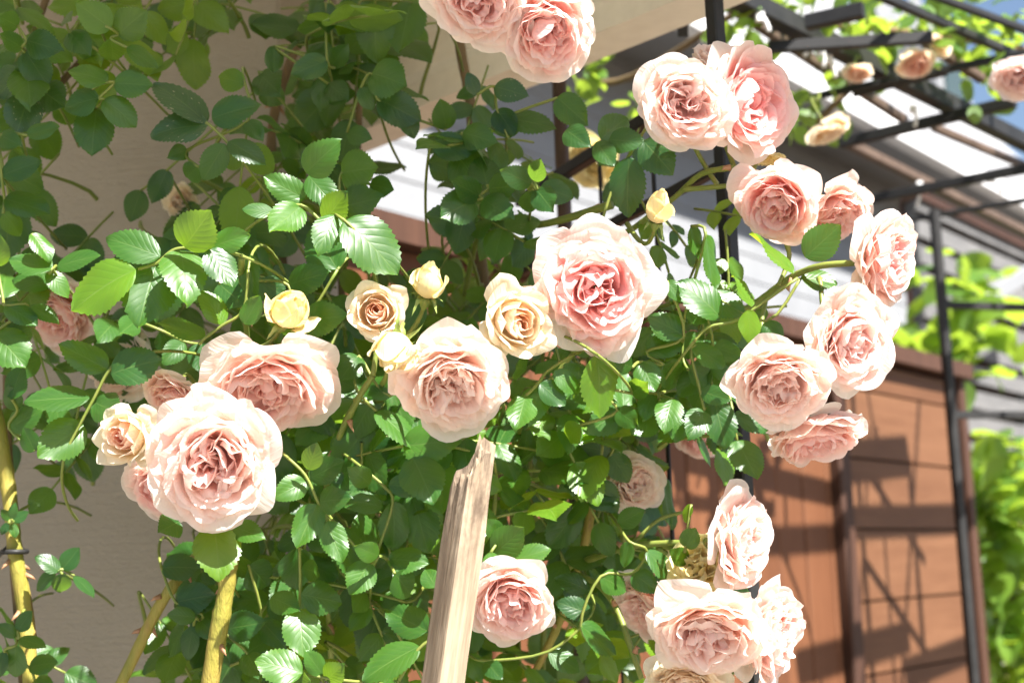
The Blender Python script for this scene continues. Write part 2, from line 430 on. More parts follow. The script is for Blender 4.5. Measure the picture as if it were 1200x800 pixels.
M['calyx'] = mat_surf('calyx_green', [(.3, (.15, .24, .05)), (.7, (.27, .32, .08))], (1, 1, 1), 60, .5, .15, .001)
M['black'] = mat_surf('black_metal', [(.3, (.012, .012, .012)), (.7, (.026, .025, .024))], (1, 1, 1), 30, .5, .12, .0008, .3)
M['brownrod'] = mat_surf('brown_coated_rod', [(.3, (.045, .026, .017)), (.7, (.085, .052, .035))], (1, 1, .3), 40, .55, .3, .001)
M['rust'] = mat_surf('brown_painted_steel', [(.3, (.055, .034, .022)), (.7, (.12, .080, .055))], (1, 1, 1), 20, .55, .2, .001)
M['tie'] = mat_surf('white_nylon', [(.3, (.78, .78, .76)), (.7, (.85, .85, .84))], (1, 1, 1), 20, .4, .05, .001)
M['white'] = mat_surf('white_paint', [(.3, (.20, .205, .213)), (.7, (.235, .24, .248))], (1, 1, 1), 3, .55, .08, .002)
M['gutter'] = mat_surf('white_gutter', [(.3, (.74, .74, .74)), (.7, (.82, .82, .82))], (1, 1, 1), 3, .45, .05, .002)
M['cream_paint'] = mat_surf('cream_painted_board', [(.3, (.86, .80, .67)), (.7, (.90, .85, .74))], (1, 1, 1), 5, .5, .1, .002)
M['grey'] = mat_surf('grey_weathered_slats', [(.3, (.09, .09, .09)), (.7, (.17, .165, .16))], (1, 1, 6), 6, .7, .3, .004)
M['roof'] = mat_surf('grey_roofing', [(.3, (.20, .20, .205)), (.7, (.27, .27, .275))], (1, 1, 1), 6, .8, .4, .01)
M['glass'] = mat_surf('dark_window', [(.3, (.03, .05, .045)), (.7, (.06, .08, .07))], (1, 1, 1), 2, .12, .0, .001, .6)
M['ground'] = mat_surf('sandy_soil', [(.3, (.07, .055, .04)), (.7, (.13, .10, .07))], (1, 1, 1), 3, .9, .6, .02)
M['paving'] = mat_surf('pale_paving', [(.3, (.26, .24, .205)), (.7, (.32, .295, .25))], (1, 1, 1), 4, .85, .3, .006)

def mat_wall():
    k = NT('beige_render')
    v = k.n('TexCoord').outputs['Object']
    big = k.noise(v, 3.0, 5, .6); fine = k.noise(k.scaled(v, 1, 1, 3.2), 160, 3, .7); weave = k.noise(k.scaled(v, 8, 8, 260), 1, 2)
    c = k.ramp(big, [(.3, (.325, .292, .238)), (.7, (.38, .345, .285))])
    c = k.mix(k.math('MULTIPLY', k.math('ADD', fine, k.math('MULTIPLY', weave, .25)), .34), c, (.25, .205, .155))
    bs = k.n('BsdfPrincipled', i_Roughness=.85, i_Specular_IOR_Level=.25); k.l(c, bs.inputs['Base Color'])
    k.l(k.bump(k.math('ADD', k.math('MULTIPLY', weave, .6), fine), .8, .004), bs.inputs['Normal']); k.l(bs.outputs[0], k.out.inputs[0]); return k.m
M['wall'] = mat_wall()
def mat_wood(name, stops, along='z', s=1.0, rough=.6, knots=.2, bump=.35, dirt=None, tip=None):
    """grain that runs along one object axis"""
    k = NT(name); v = k.n('TexCoord').outputs['Object']
    at = k.n('Attribute', attribute_name='pk').outputs['Fac']
    sc = {'x': (.06, 1, 1), 'y': (1, .06, 1), 'z': (1, 1, .06)}[along]
    off = k.n('VectorMath', operation='ADD'); cmb = k.n('CombineXYZ'); k.l(k.math('MULTIPLY', at, 37.0), cmb.inputs[0]); k.l(k.math('MULTIPLY', at, 23.0), cmb.inputs[2])
    k.l(v, off.inputs[0]); k.l(cmb.outputs[0], off.inputs[1])
    vv = k.scaled(off.outputs[0], *sc)
    g1 = k.noise(vv, 42 * s, 6, .65); g2 = k.noise(vv, 220 * s, 3, .6); g3 = k.noise(off.outputs[0], 7 * s, 3)
    f = k.math('ADD', k.math('MULTIPLY', g1, .62), k.math('ADD', k.math('MULTIPLY', g2, .22), k.math('MULTIPLY', g3, .22)))
    f = k.math('ADD', f, k.math('MULTIPLY', k.math('SUBTRACT', at, .5), .22))
    c = k.ramp(f, stops)
    if tip:
        sz = k.n('SeparateXYZ'); k.l(v, sz.inputs[0]); q = k.math('MULTIPLY', k.math('SUBTRACT', sz.outputs[2], tip), 14, clamp=True)
        q = k.math('MULTIPLY', q, k.math('MULTIPLY', k.math('SUBTRACT', k.noise(k.scaled(v, 1, 1, .5), 75, 5, .7), .40), 4, clamp=True))
        c = k.mix(k.math('MULTIPLY', q, .8), c, (.07, .045, .03))
    if dirt:
        d = k.math('MULTIPLY', k.math('SUBTRACT', k.noise(k.scaled(v, 1, 1, .35), 55, 5, .7), .60), 6, clamp=True)
        c = k.mix(k.math('MULTIPLY', d, .8), c, dirt)
    bs = k.n('BsdfPrincipled', i_Roughness=rough, i_Specular_IOR_Level=.3); k.l(c, bs.inputs['Base Color'])
    k.l(k.bump(k.math('ADD', g1, k.math('MULTIPLY', g2, .6)), bump, .003), bs.inputs['Normal']); k.l(bs.outputs[0], k.out.inputs[0]); return k.m
M['fence'] = mat_wood('reddish_stained_boards', [(.30, (.078, .028, .011)), (.55, (.124, .047, .019)), (.75, (.162, .066, .029))], 'z', .6)
M['fence_h'] = mat_wood('reddish_stained_boards_level', [(.30, (.088, .036, .016)), (.55, (.126, .055, .025)), (.75, (.165, .077, .037))], 'x', .6)
M['fence_dark'] = mat_wood('dark_fence_trim', [(.3, (.035, .016, .010)), (.7, (.075, .034, .020))], 'z', .6)
M['stake'] = mat_wood('raw_pine', [(.34, (.18, .125, .08)), (.5, (.42, .325, .225)), (.68, (.58, .47, .35))], 'z', 1.6, .75, bump=.7, dirt=(.12, .08, .05), tip=1.365)

# ---------------------------------------------------------------- setting
def sheet(name, x0, x1, y0, y1, z, mat):
    mb = MB(); mb.add([(x0, y0, z), (x1, y0, z), (x1, y1, z), (x0, y1, z)], [(0, 1, 2, 3)])
    return tag(mb.build(name, mat), kind='structure')
sheet('ground', -300, 300, -300, 300, 0, M['ground'])
sheet('bounce_patio', -4, 8, -6, 1.3, .004, M['paving'])  # unseen paving, kept pale so sunlight bounces up under roof and roses

# house wall
WA, WB = P(-420, 400, 1.72), P(327, 30, 1.60)
wd = Vector((WB.x - WA.x, WB.y - WA.y, 0)).normalized(); wn = Vector((wd.y, -wd.x, 0))
a0 = Vector((WB.x, WB.y, 0)) - wd * 3.0
wall = thing('house_wall', 'beige rendered house wall in shade behind the leaves and yellow canes', 'wall', (WB.x - wd.x * 1.5, WB.y - wd.y * 1.5, 0))
Tw = Matrix.Translation(-wall.location)
mb = MB(); c = Vector((WB.x, WB.y, 0)) - wd * 1.5 - wn * .1
mb.box(c + Vector((0, 0, 1.09)), wd * 1.5, -wn * .1, Vector((0, 0, 1.09)), .004); mb.build('rendered_wall', M['wall'], wall, mw=Tw)

# porch roof: grooved fascia beam, with a made-up slab behind it for shade
zb = P(700, 85, 1.64).z
e0, e1 = PZ(400, 190, zb), PZ(872, 3, zb)
ed = Vector((e1.x - e0.x, e1.y - e0.y, 0)).normalized(); en = Vector((ed.y, -ed.x, 0))
if en.x > 0: en = -en                                              # en points in under the roof
porch = thing('porch_roof', 'cream painted porch roof edge with grooved fascia above the roses', 'roof', (e0.x, e0.y, zb))
Tp = Matrix.Translation(-porch.location)
A_, B_ = e0 - ed * .9, e1 + ed * ((.80 - e1.y) / ed.y)
def prism(mb, a, b, prof, nrm):
    """profile of (inward offset, height) carried from a to b"""
    n = len(prof); v = [q + nrm * o + Vector((0, 0, h)) for q in (a, b) for o, h in prof]
    mb.add(v, [(i, (i + 1) % n, n + (i + 1) % n, n + i) for i in range(n)])
    for base in (0, n):
        mb.add([v[base + i] for i in range(n)], [(0, i, i + 1, i + 1) for i in range(1, n - 1)])
mb = MB(); prism(mb, A_, B_, [(.06, .26), (.064, .16), (.056, .152), (.062, .10), (.054, .092), (.060, .045), (.052, .037), (.06, 0), (0, 0), (-.004, .035), (.004, .045), (-.006, .085), (.006, .096), (-.012, .15), (-.012, .26)], en)
mb.build('fascia_board', M['cream_paint'], porch, mw=Tp)
mb = MB()
Q = [A_ + en * .064, B_ + en * .064, Vector((-3.2, B_.y + en.y * .064, zb)), Vector((-3.2, A_.y, zb))]
zt = .17
v = [Vector((q.x, q.y, zb + h)) for h in (zt, zt + .08) for q in Q]; n = len(Q)
mb.add(v, [(i, (i + 1) % n, n + (i + 1) % n, n + i) for i in range(n)] + [(0, i + 1, i, i) for i in range(1, n - 1)] + [(n, n + i, n + i + 1, n + i + 1) for i in range(1, n - 1)])
mb.build('soffit', M['cream_paint'], porch, mw=Tp)  # added slab, outlined to keep sun off the wall and upper leaves

# reddish board fence
FH = PV(1062, 418).z
def fs(px, py=600): return (PV(px, py) - F0).dot(FD)
fe = thing('wooden_fence', 'reddish brown board fence striped by shadows behind the right roses', 'fence', F0 + FD * 1.5)
Tf = Matrix.Translation(-fe.location)
s_post, s_end, s_beg = fs(985), fs(1136), -.36
rot_f = Matrix((( FD.x, FN.x, 0), (FD.y, FN.y, 0), (0, 0, 1))).to_4x4()   # local x along the run, y out of the face
def fence_part(name, mat, boxes, parent=fe, bev=.003):
    mb = MB()
    for s0, s1, o0, o1, z0, z1 in boxes:
        k = mb.n; mb.box(((s0 + s1) / 2, (o0 + o1) / 2, (z0 + z1) / 2), ((s1 - s0) / 2, 0, 0), (0, (o1 - o0) / 2, 0), (0, 0, (z1 - z0) / 2), bev)
        mb.att[-1][:] = random.random()
    mw = Tf @ Matrix.Translation(F0) @ rot_f
    return mb.build(name, mat, parent, mw=mw)
bw = .118; bx = []; s = s_beg
while s < s_post - .04:
    e = min(s + bw, s_post - .03); bx.append((s, e - .006, -.02 - .002 * random.random(), 0 - .002 * random.random(), .06, FH - .03)); s += bw
fence_part('upright_boards', M['fence'], bx)
fence_part('backing_board', M['fence_dark'], [(s_beg, s_end, -.05, -.026, .05, FH - .03)])
fence_part('post', M['fence_dark'], [(s_post - .028, s_post + .028, -.05, .022, 0, FH + .005)], bev=.005)
bx = []; z = .06
zs = [PV(1080, y).z for y in (780, 697, 621, 548, 470)]
step = (zs[-1] - zs[0]) / 4; z0 = zs[0] - 8 * step
zz = [z0 + i * step for i in range(14)]
for a, b in zip(zz, zz[1:]):
    if b > .05 and a < FH - .04: bx.append((s_post + .03, s_end - .02, -.022, -.002, max(a, .05) + .003, min(b, FH - .035) - .003))
fence_part('level_boards', M['fence_h'], bx)
fence_part('end_post', M['fence_dark'], [(s_end - .018, s_end + .02, -.05, .012, 0, FH)], bev=.004)
fence_part('cap_rail', M['fence_dark'], [(s_beg, s_end + .025, -.06, .035, FH - .028, FH + .012)], bev=.005)

# white house beyond the fence
HO = -2.6
def hpt(s, off, z): return F0 + FD * s + FN * off + Vector((0, 0, z))
house = thing('white_house', 'white neighbouring house with bright gutter seen beyond the black pergola', 'house', hpt(3, HO, 0))
Th = Matrix.Translation(-house.location)
def hbox(name, mat, s0, s1, o0, o1, z0, z1, parent=house, bev=.0):
    mb = MB(); mb.box(hpt((s0 + s1) / 2, (o0 + o1) / 2, (z0 + z1) / 2), FD * (s1 - s0) / 2, FN * (o1 - o0) / 2, Vector((0, 0, (z1 - z0) / 2)), bev)
    return mb.build(name, mat, parent, mw=Th if parent is house else Matrix.Identity(4))
gz = PV(1060, 163, HO + .55).z
mb = MB(); zq = 0.0
while zq < gz:                                                    # lapped siding
    h = min(.16, gz - zq)
    a, b = hpt(-6, HO, zq), hpt(12, HO, zq)
    prism(mb, a, b, [(.2, 0), (0.006, 0), (0, .006), (.006, h), (.2, h)], -FN); zq += h
mb.build('siding_wall', M['white'], house, mw=Th)
hbox('soffit', M['white'], -6, 12, HO - .02, HO + .50, gz + .0, gz + .02)
hbox('gutter', M['gutter'], -6, 12, HO + .50, HO + .60, gz - .05, gz + .07, bev=.02)
mb = MB(); prism(mb, hpt(-6, HO + .6, gz + .075), hpt(12, HO + .6, gz + .075), [(0, 0), (3.2, 4.0), (3.2, 3.9), (0, -.003)], -FN); mb.build('roof', M['roof'], house, mw=Th)
dp = PV(1112, 100, HO - .25); ds = (dp - F0).dot(FD)
mb = MB()
mb.box(hpt(ds, HO - .7, dp.z - .1), FD * .42, FN * .5, Vector((0, 0, .42)))
mb.build('dormer', M['white'], house, mw=Th)
mb = MB(); mb.box(hpt(ds, HO - .195, dp.z), FD * .26, FN * .012, Vector((0, 0, .2)), .0); mb.build('dormer_window', M['glass'], house, mw=Th)
mb = MB()
for sg in (-1, 1): mb.bar(hpt(ds + sg * .56, HO - .6, dp.z + .28), hpt(ds, HO - .6, dp.z + .62), 1.0, .06, FN)
mb.build('dormer_roof', M['white'], house, mw=Th)

# grey slatted screen and dark rail at the right edge
gs = thing('slatted_screen', 'grey horizontal slat screen at the right edge beyond the fence', 'screen', PV(1200, 800, -1.2) * 1.0)
gs.location.z = 0; Tg = Matrix.Translation(-gs.location)
mb = MB(); s0g = fs(1090) + .2
zt_, zb_ = PV(1190, 290, -1.2).z, PV(1190, 500, -1.2).z
s0g = (PV(1085, 400, -1.2) - F0).dot(FD)
z = .1
while z < zt_:
    mb.box(hpt(s0g + 1.5, -1.2, z + .03), FD * 1.5, FN * .012, Vector((0, 0, .045)), .004); z += .135
mb.build('slats', M['grey'], gs, mw=Tg)
mb = MB(); mb.box(hpt(s0g + 1.5, -1.27, zt_ / 2), FD * 1.5, FN * .01, Vector((0, 0, zt_ / 2))); mb.build('backing', M['fence_dark'], gs, mw=Tg)
for k in range(3):
    mb = MB(); mb.box(hpt(s0g + .05 + 1.4 * k, -1.245, zt_ / 2), FD * .03, FN * .03, Vector((0, 0, zt_ / 2 + .02)), .004); mb.build('post', M['grey'], gs, mw=Tg)
mb = MB(); mb.box(hpt(s0g + 1.5, -1.215, zt_ + .022), FD * 1.52, FN * .05, Vector((0, 0, .02)), .004); mb.build('top_board', M['fence_dark'], gs, mw=Tg)
br = thing('leaning_board', 'pale white board sloping up behind the bright green leaves', 'board', PV(1125, 350, -.8))
mb = MB(); mb.bar(PV(1118, 372, -.8), PV(1240, 300, -.8), .02, .085, Vector((0, 0, 1)), .004); mb.build('board_face', M['white'], br, mw=Matrix.Translation(-br.location))

# ---------------------------------------------------------------- black rose arch near the camera
arch = thing('rose_arch', 'black square tube rose arch standing in the middle of the roses', 'arch', Vector((P(868, 560, 1.2).x, P(868, 560, 1.2).y, 0)))
Ta = Matrix.Translation(-arch.location)
pp = P(862, 420, 1.22); p2 = P(676, 640, 1.5)
def post(x, y, z1, w, mat, name, parent, T, rot=45, z0=0):
    c_, s_ = math.cos(rad(rot)) * w / 2, math.sin(rad(rot)) * w / 2
    mb = MB(); mb.box((x, y, (z0 + z1) / 2), (c_, s_, 0), (-s_, c_, 0), (0, 0, (z1 - z0) / 2), w * .12); return mb.build(name, mat, parent, mw=T)
post(pp.x, pp.y, 2.35, .0132, M['black'], 'post', arch, Ta, 40)
mb = MB(); mb.tube([(p2.x, p2.y, 0), (p2.x, p2.y, 1.0), (p2.x + .002, p2.y, 2.0)], .0082, 10); mb.build('round_post', M['brownrod'], arch, smooth=True, mw=Ta)
for y, w in ((66, .013), (183, .010)):
    a = P(850, y, 1.22); b = Vector((p2.x, p2.y, a.z)); a = Vector((pp.x, pp.y, a.z))
    mb = MB(); mb.bar(a + (b - a) * .012, b + (b - a) * .35, w, w, bev=.001); mb.build('rail', M['black'], arch, mw=Ta)
for f_ in (.38, .72):
    mb = MB(); q = Vector((pp.x, pp.y, 0)).lerp(Vector((p2.x, p2.y, 0)), f_)
    mb.tube([(q.x, q.y, .1), (q.x, q.y, 1.2), (q.x, q.y, P(850, 66, 1.22).z)], .0022, 6); mb.build('wire', M['black'], arch, smooth=True, mw=Ta)
mb = MB(); z_ = P(850, 14, 1.22).z
mb.bar((pp.x, pp.y, 2.2), PZ(800, 40, 1.95), .012, .012, bev=.001); mb.build('brace', M['black'], arch, mw=Ta)

# ---------------------------------------------------------------- black pergola at the right
ZP = 2.15
pg = thing('metal_pergola', 'black steel pergola with crossing rafters at upper right', 'pergola', (PZ(1093, 226, ZP).x, PZ(1093, 226, ZP).y, 0))
Tg2 = Matrix.Translation(-pg.location)
def pbar(a, b, w, h, mat, name, dz=0.0, z=ZP):
    A, B = PZ(*a, z + dz), PZ(*b, z + dz); mb = MB(); mb.bar(A, B, w, h, bev=.002); return mb.build(name, mat, pg, mw=Tg2)
pbar((855, -8), (1225, 179), .026, .030, M['black'], 'rafter')
pbar((853, 6), (1061, 141), .014, .018, M['rust'], 'rafter', .02)
pbar((1094, 149), (1215, 200), .013, .016, M['rust'], 'rafter', .02)
pbar((990, 166), (1215, 278), .016, .020, M['rust'], 'rafter', .02)
pbar((1085, 50), (1150, 92), .016, .016, M['rust'], 'rafter', .02)
pbar((1075, -12), (1215, 40), .010, .012, M['black'], 'rafter', .01)
pbar((930, 118), (1215, 60), .010, .012, M['black'], 'crossbar', -.03)
pbar((1040, 262), (1215, 232), .010, .012, M['black'], 'crossbar', -.034)
pbar((905, 20), (1075, 110), .010, .012, M['black'], 'rafter', .01)
pbar((1020, -10), (1215, 75), .012, .014, M['black'], 'rafter', .01)
pbar((1000, 110), (1110, 84), .010, .012, M['black'], 'crossbar', -.03)
pbar((985, 168), (1190, 119), .016, .020, M['black'], 'crossbar', -.032)
pbar((1012, 235), (1215, 195), .016, .020, M['black'], 'crossbar', -.032)
pbar((900, 56), (1092, 44), .014, .018, M['black'], 'crossbar', -.032)
pbar((945, 27), (1012, 12), .018, .022, M['black'], 'crossbar', -.032)
pp3 = PZ(1093, 226, ZP)
def lower(px, py):                                     # point on the right post's vertical seen at this height
    return CAM + ray(px, py) * (Vector((pp3.x, pp3.y)).length / Vector((ray(px, py).x, ray(px, py).y)).length)
post(pp3.x, pp3.y, ZP - .04, .019, M['black'], 'post', pg, Tg2, 20)
zr = lower(1105, 357).z; zr2 = lower(1130, 485).z
for zq, nm in ((zr, 'side_rail'), (zr2, 'side_rail')):
    A = Vector((pp3.x, pp3.y, zq)); B = A + Vector((.92, .32, 0)) * .38
    mb = MB(); mb.bar(A + (B - A) * .012, B, .014, .016, bev=.001); mb.build(nm, M['black'], pg, mw=Tg2)
q = pp3 + Vector((.30, .10, 0)); post(q.x, q.y, ZP - .04, .022, M['black'], 'post', pg, Tg2, 20)
# its far side frame, outside the picture: the bars that stripe the fence with shadow
def caster(a, b, w, t=1.25, h=None, name='side_rail'):
    A, B = PV(*a, .0) + TOSUN * t, PV(*b, .0) + TOSUN * t
    mb = MB(); mb.bar(A, B, w, h or w, bev=.002); mb.build(name, M['black'], pg, mw=Tg2)
caster((978, 541), (1066, 533), .048)
caster((985, 612), (1140, 606), .038)
caster((880, 634), (985, 629), .030)
caster((1062, 789), (1140, 758), .036)
caster((935, 782), (1066, 744), .036)
caster((1020, 500), (1003, 830), .010, name='upright'); caster((1028, 500), (1052, 830), .012, name='upright'); caster((1078, 470), (1056, 830), .012, name='upright')
caster((920, 560), (924, 660), .012, name='upright'); caster((980, 470), (993, 830), .012, name='upright')

for k, (x0, y0, x1, y1, z1) in enumerate([(800, 380, 806, 440, ZP), (822, 640, 812, 715, ZP), (505, 205, 530, 270, ZP), (1065, 625, 1112, 668, ZP), (425, 165, 420, 195, ZP), (268, 60, 300, 110, ZP), (480, 180, 488, 235, ZP)]):
    X0, Y0, X1, Y1 = 800 + x0 / 2.9625, y0 / 2.9625, 800 + x1 / 2.9625, y1 / 2.9625
    a = PZ(X0, Y0, ZP - .02); d = (a - CAM).dot(FW); b = P(X1, Y1, d)
    lab = ['on the middle of the black crossbar', 'longest one, below the lower crossbar', 'near the cream rose high on the right', 'curled end near the right edge', 'shortest one beside the brown rafter', 'nearest the top beside the arch post', 'second below the brown rafter'][k]
    t = thing('cable_tie', 'white cable tie hanging from the pergola, ' + lab, 'cable tie', a, None, 'white cable ties on the pergola')
    mb = MB(); mid = (a + b) / 2 + Vector((.006, 0, -.004)); mb.tube(bez(a, a + Vector((.004, 0, .006)), mid, b, 8), .0035, 6); mb.build('strap', M['tie'], t, smooth=True, mw=Matrix.Translation(-a))
    mb = MB(); mb.box(a, (.006, 0, 0), (0, .005, 0), (0, 0, .006), .001); mb.build('clasp', M['tie'], t, mw=Matrix.Translation(-a))

# ---------------------------------------------------------------- wooden stake
def stake():
    D = .90; a, b = P(519, 800, D), P(555, 541, D)
    ax = (b - a).normalized(); base = a - ax * ((a.z - 0.0) / ax.z)
    t = thing('wooden_stake', 'rough sawn wooden stake with broken tip leaning before the roses', 'stake', base)
    L = (b - base).length; w = .0205
    n = 32; rows = 46; mb = MB(); rg = np.random.default_rng(4)
    ring = []
    for j in range(n):                                   # square section with small chamfers, edge turned to the camera
        q = j / n * 4; side = int(q); f = q - side
        c4 = [(-1, -1), (1, -1), (1, 1), (-1, 1)]
        x = c4[side][0] * (1 - f) + c4[(side + 1) % 4][0] * f; y = c4[side][1] * (1 - f) + c4[(side + 1) % 4][1] * f
        m = max(abs(x), abs(y)); k_ = (abs(x) ** 14 + abs(y) ** 14) ** (1 / 14); ring.append((x / k_, y / k_))
    ring = np.array(ring)
    jag = rg.normal(0, .0032, n)
    V = []
    for i in range(rows + 1):
        s = (i / rows) ** .5
        for j in range(n):
            x, y = ring[j]
            top = L + jag[j] - .013 * max(0, -x * .8 - y * .3) + .007 * max(0, x) - .006 * y
            if j % 5 == 2: top -= .004
            h = s * top
            wob = 1 + .012 * math.sin(h * 31 + j) + .02 * (rg.random() - .5)
            rag = 1 - .36 * max(0, (h - (L - .05)) / .05) ** 2 * (.5 + .5 * math.sin(j * 1.9))
            V.append((x * w / 2 * wob * rag, y * w / 2 * wob * rag, h))
    f = [(i * n + j, i * n + (j + 1) % n, (i + 1) * n + (j + 1) % n, (i + 1) * n + j) for i in range(rows) for j in range(n)]
    c = len(V); top = V[rows * n:]
    for rr in (.66, .33):
        for j in range(n): V.append((top[j][0] * rr, top[j][1] * rr, top[j][2] + .004 * (1 - rr) + rg.normal(0, .0022)))
    V.append((0, 0, L + .006))
    b0 = rows * n
    for kk in range(2): f += [(b0 + kk * n + j, b0 + kk * n + (j + 1) % n, b0 + (kk + 1) * n + (j + 1) % n, b0 + (kk + 1) * n + j) for j in range(n)]
    f += [(b0 + 2 * n + j, b0 + 2 * n + (j + 1) % n, len(V) - 1, len(V) - 1) for j in range(n)]
    mb.add(V, f)
    z = ax; x = (RT - z * RT.dot(z)).normalized(); y = z.cross(x); ro = Matrix((x, y, z)).transposed().to_4x4() @ Matrix.Rotation(rad(38), 4, 'Z')
    mb.build('shaft', M['stake'], t, mw=ro)
    # the long groove along the face
stake()

# ---------------------------------------------------------------- climbing roses: canes, leaves
LEAFV = [leaflet_arrays(100 + i, 26, 6, .315 + .03 * ((i * 7) % 4 - 1), .22 + .07 * (i % 4), .08 + .09 * (i % 3), .016 + .008 * (i % 2), .020) for i in range(9)]
LEAFLO = [leaflet_arrays(200 + i, 10, 4, .36, .3, .15, .02, .0) for i in range(4)]
def leaf_mesh(i, mat):
    key = ('lf', i, mat)
    if key not in M:
        v, f, uv = LEAFV[i]; mb = MB(); mb.add(v, f, uv, 0.0); M[key] = mb.mesh('leaflet', True, M[mat])
    return M[key]

class Rose:
    def __init__(s, label, base):
        s.t = thing('climbing_rose', label, 'rose bush', base); s.T = Matrix.Translation(-s.t.location)
        s.leaves = []            # (priority, rachis points, radius, [(matrix, variant, mat)])
        s.twigs = MB()
    def cane(s, pts, r, mat='cane', thorns=0, seed=1, ground=True, name='cane'):
        pts = [P(*p) for p in pts]
        if ground:
            e = pts[-1]; d = (pts[-1] - pts[-2]).normalized(); q = e + d * .25
            pts += [q, Vector((q.x * .6 + e.x * .4, q.y + .02, max(.5, q.z - .5))), Vector((e.x + .03, q.y + .03, 0))]
        sp = spline(pts, 7); n = len(sp); mb = MB(); rg = random.Random(seed)
        rr = [r * (.8 + .25 * i / n) * (1 + .06 * rg.uniform(-1, 1) + (.16 if rg.random() < .08 else 0)) for i in range(n)]
        mb.tube(sp, rr, 10); c = mb.build(name, M[mat], s.t, smooth=True, mw=s.T)
        vis = 7 * (len(pts) - (4 if ground else 1))
        for _ in range(thorns):
            i = rg.randrange(2, max(3, min(vis, n - 2))); p = sp[i]; d = (sp[i + 1] - sp[i - 1]).normalized()
            o = (d.orthogonal() * math.cos(a := rg.uniform(0, 6.28)) + d.cross(d.orthogonal()) * math.sin(a)).normalized()
            tb = MB(); tb.tube([p + o * r * .7 - d * .003, p + o * (r + .003), p + o * (r + .006) - Vector((0, 0, .0025))], [.0026, .0014, .0002], 6)
            tb.build('thorn', M['thorn'], c, smooth=True, mw=Matrix.Identity(4))
        return c
    def compound(s, base, d, nrm, size, mat, seed, n=5, pet=.8, prio=0.0):
        """a leaf of n leaflets: base of the petiole, direction, face normal, leaflet length"""
        rg = random.Random(seed); d = d.normalized(); nrm = (nrm - d * nrm.dot(d)).normalized(); x = d.cross(nrm)
        B = Matrix((x, d, nrm)).transposed(); k = size; ys = pet * k
        pts = [base]; sag = lambda y: -.06 * (y / k) ** 2 * k
        pairs = (n - 1) // 2; items = []
        Ltot = ys + pairs * .70 * k
        pt = lambda y: base + B @ Vector((0, y, sag(y)))
        path = [pt(Ltot * i / 6) for i in range(7)]
        for q in range(pairs):
            y = ys + q * .70 * k
            for sg in (-1, 1):
                sc = k * (.80 + .12 * q + rg.uniform(-.08, .08))
                R = Matrix.Rotation(-sg * rad(rg.uniform(52, 74)), 3, 'Z') @ Matrix.Rotation(rad(rg.gauss(-6, 12)), 3, 'X') @ Matrix.Rotation(sg * rad(rg.gauss(8, 16)), 3, 'Y')
                m = Matrix.Translation(pt(y + rg.uniform(-.05, .05) * k)) @ (B @ R).to_4x4() @ Matrix.Diagonal((sc, sc, sc, 1))
                items.append((m, rg.randrange(9), mat))
        R = Matrix.Rotation(rad(rg.gauss(0, 8)), 3, 'Z') @ Matrix.Rotation(rad(rg.gauss(-12, 12)), 3, 'X') @ Matrix.Rotation(rad(rg.gauss(0, 14)), 3, 'Y')
        sc = k * rg.uniform(1.02, 1.2)
        items.append((Matrix.Translation(path[-1]) @ (B @ R).to_4x4() @ Matrix.Diagonal((sc, sc, sc, 1)), rg.randrange(9), mat))
        s.leaves.append((prio, path, .0011, items))
    def hand(s, tile, depth, lst, mat='leaf', path=None, dd=0.0):
        """leaflets read off the photograph: (base x, base y, tip x, tip y, width[, mat]) in enlarged-tile pixels"""
        ox, oy = tile; S = 2.9625; rg = random.Random(int(ox * 7 + oy * 3 + lst[0][0] + lst[0][1])); items = []; bases = []
        for it in lst:
            x0, y0, x1, y1, w = it[:5]; mm = it[5] if len(it) > 5 else mat
            dep = depth + rg.uniform(-.012, .012) + dd
            b2, t2 = (ox + x0 / S, oy + y0 / S), (ox + x1 / S, oy + y1 / S)
            lp = math.hypot(t2[0] - b2[0], t2[1] - b2[1]); wp = w / S
            full = max(lp, wp / .70); dz = math.sqrt(max(0, full ** 2 - lp ** 2)) + lp * rg.uniform(.0, .22)
            dz = dz * dep / F_PX * (-1 if rg.random() < .75 else 1)
            b, t = P(*b2, dep), P(*t2, dep + dz); L = (t - b).length; y = (t - b).normalized()
            tow = (CAM - b).normalized(); z0 = (tow - y * tow.dot(y)).normalized(); x = y.cross(z0)
            tilt = math.acos(max(.35, min(1, wp / (.70 * lp)))) * .9 + rg.uniform(0, .25)
            sgn = 1 if (x * math.sin(.3) + z0 * math.cos(.3)).z > (x * -math.sin(.3) + z0 * math.cos(.3)).z else -1
            z = (z0 * math.cos(tilt) + x * math.sin(tilt) * sgn).normalized(); x = y.cross(z)
            items.append((Matrix.Translation(b) @ Matrix((x, y, z)).transposed().to_4x4() @ Matrix.Diagonal((L, L, L, 1)), rg.randrange(9), mm)); bases.append(b)
        if path: pth = [P(ox + a / S, oy + b / S, depth + dd) for a, b in path]
        else:
            c = sum(bases, Vector()) / len(bases); far = max(bases, key=lambda q: (q - c).length)
            pth = sorted(bases, key=lambda q: (q - far).length)
            if len(pth) < 2: pth = [pth[0], pth[0] + (pth[0] - items[0][0] @ Vector((0, .4, 0)))]
        if len(pth) > 2: pth = spline(pth, 4)
        ends = [e for e in (pth[0], pth[-1]) if min((e - q).length for q in bases) > .008] or [bases[0]]
        for e in ends[:1] if path is None else ends:
            nx = (pth[1] if e == pth[0] else pth[-2] if e == pth[-1] else e + Vector((0, -.01, .003))); o_ = (e - nx).normalized()
            bk = e + o_ * .045 + Vector((rg.uniform(-.01, .01), rg.uniform(.10, .14), rg.uniform(-.03, .0)))
            s.twigs.tube(bez(e, e + o_ * .02 + Vector((0, .005, 0)), e + o_ * .04 + Vector((0, .05, 0)), bk, 8), .0012, 5, cap=False)
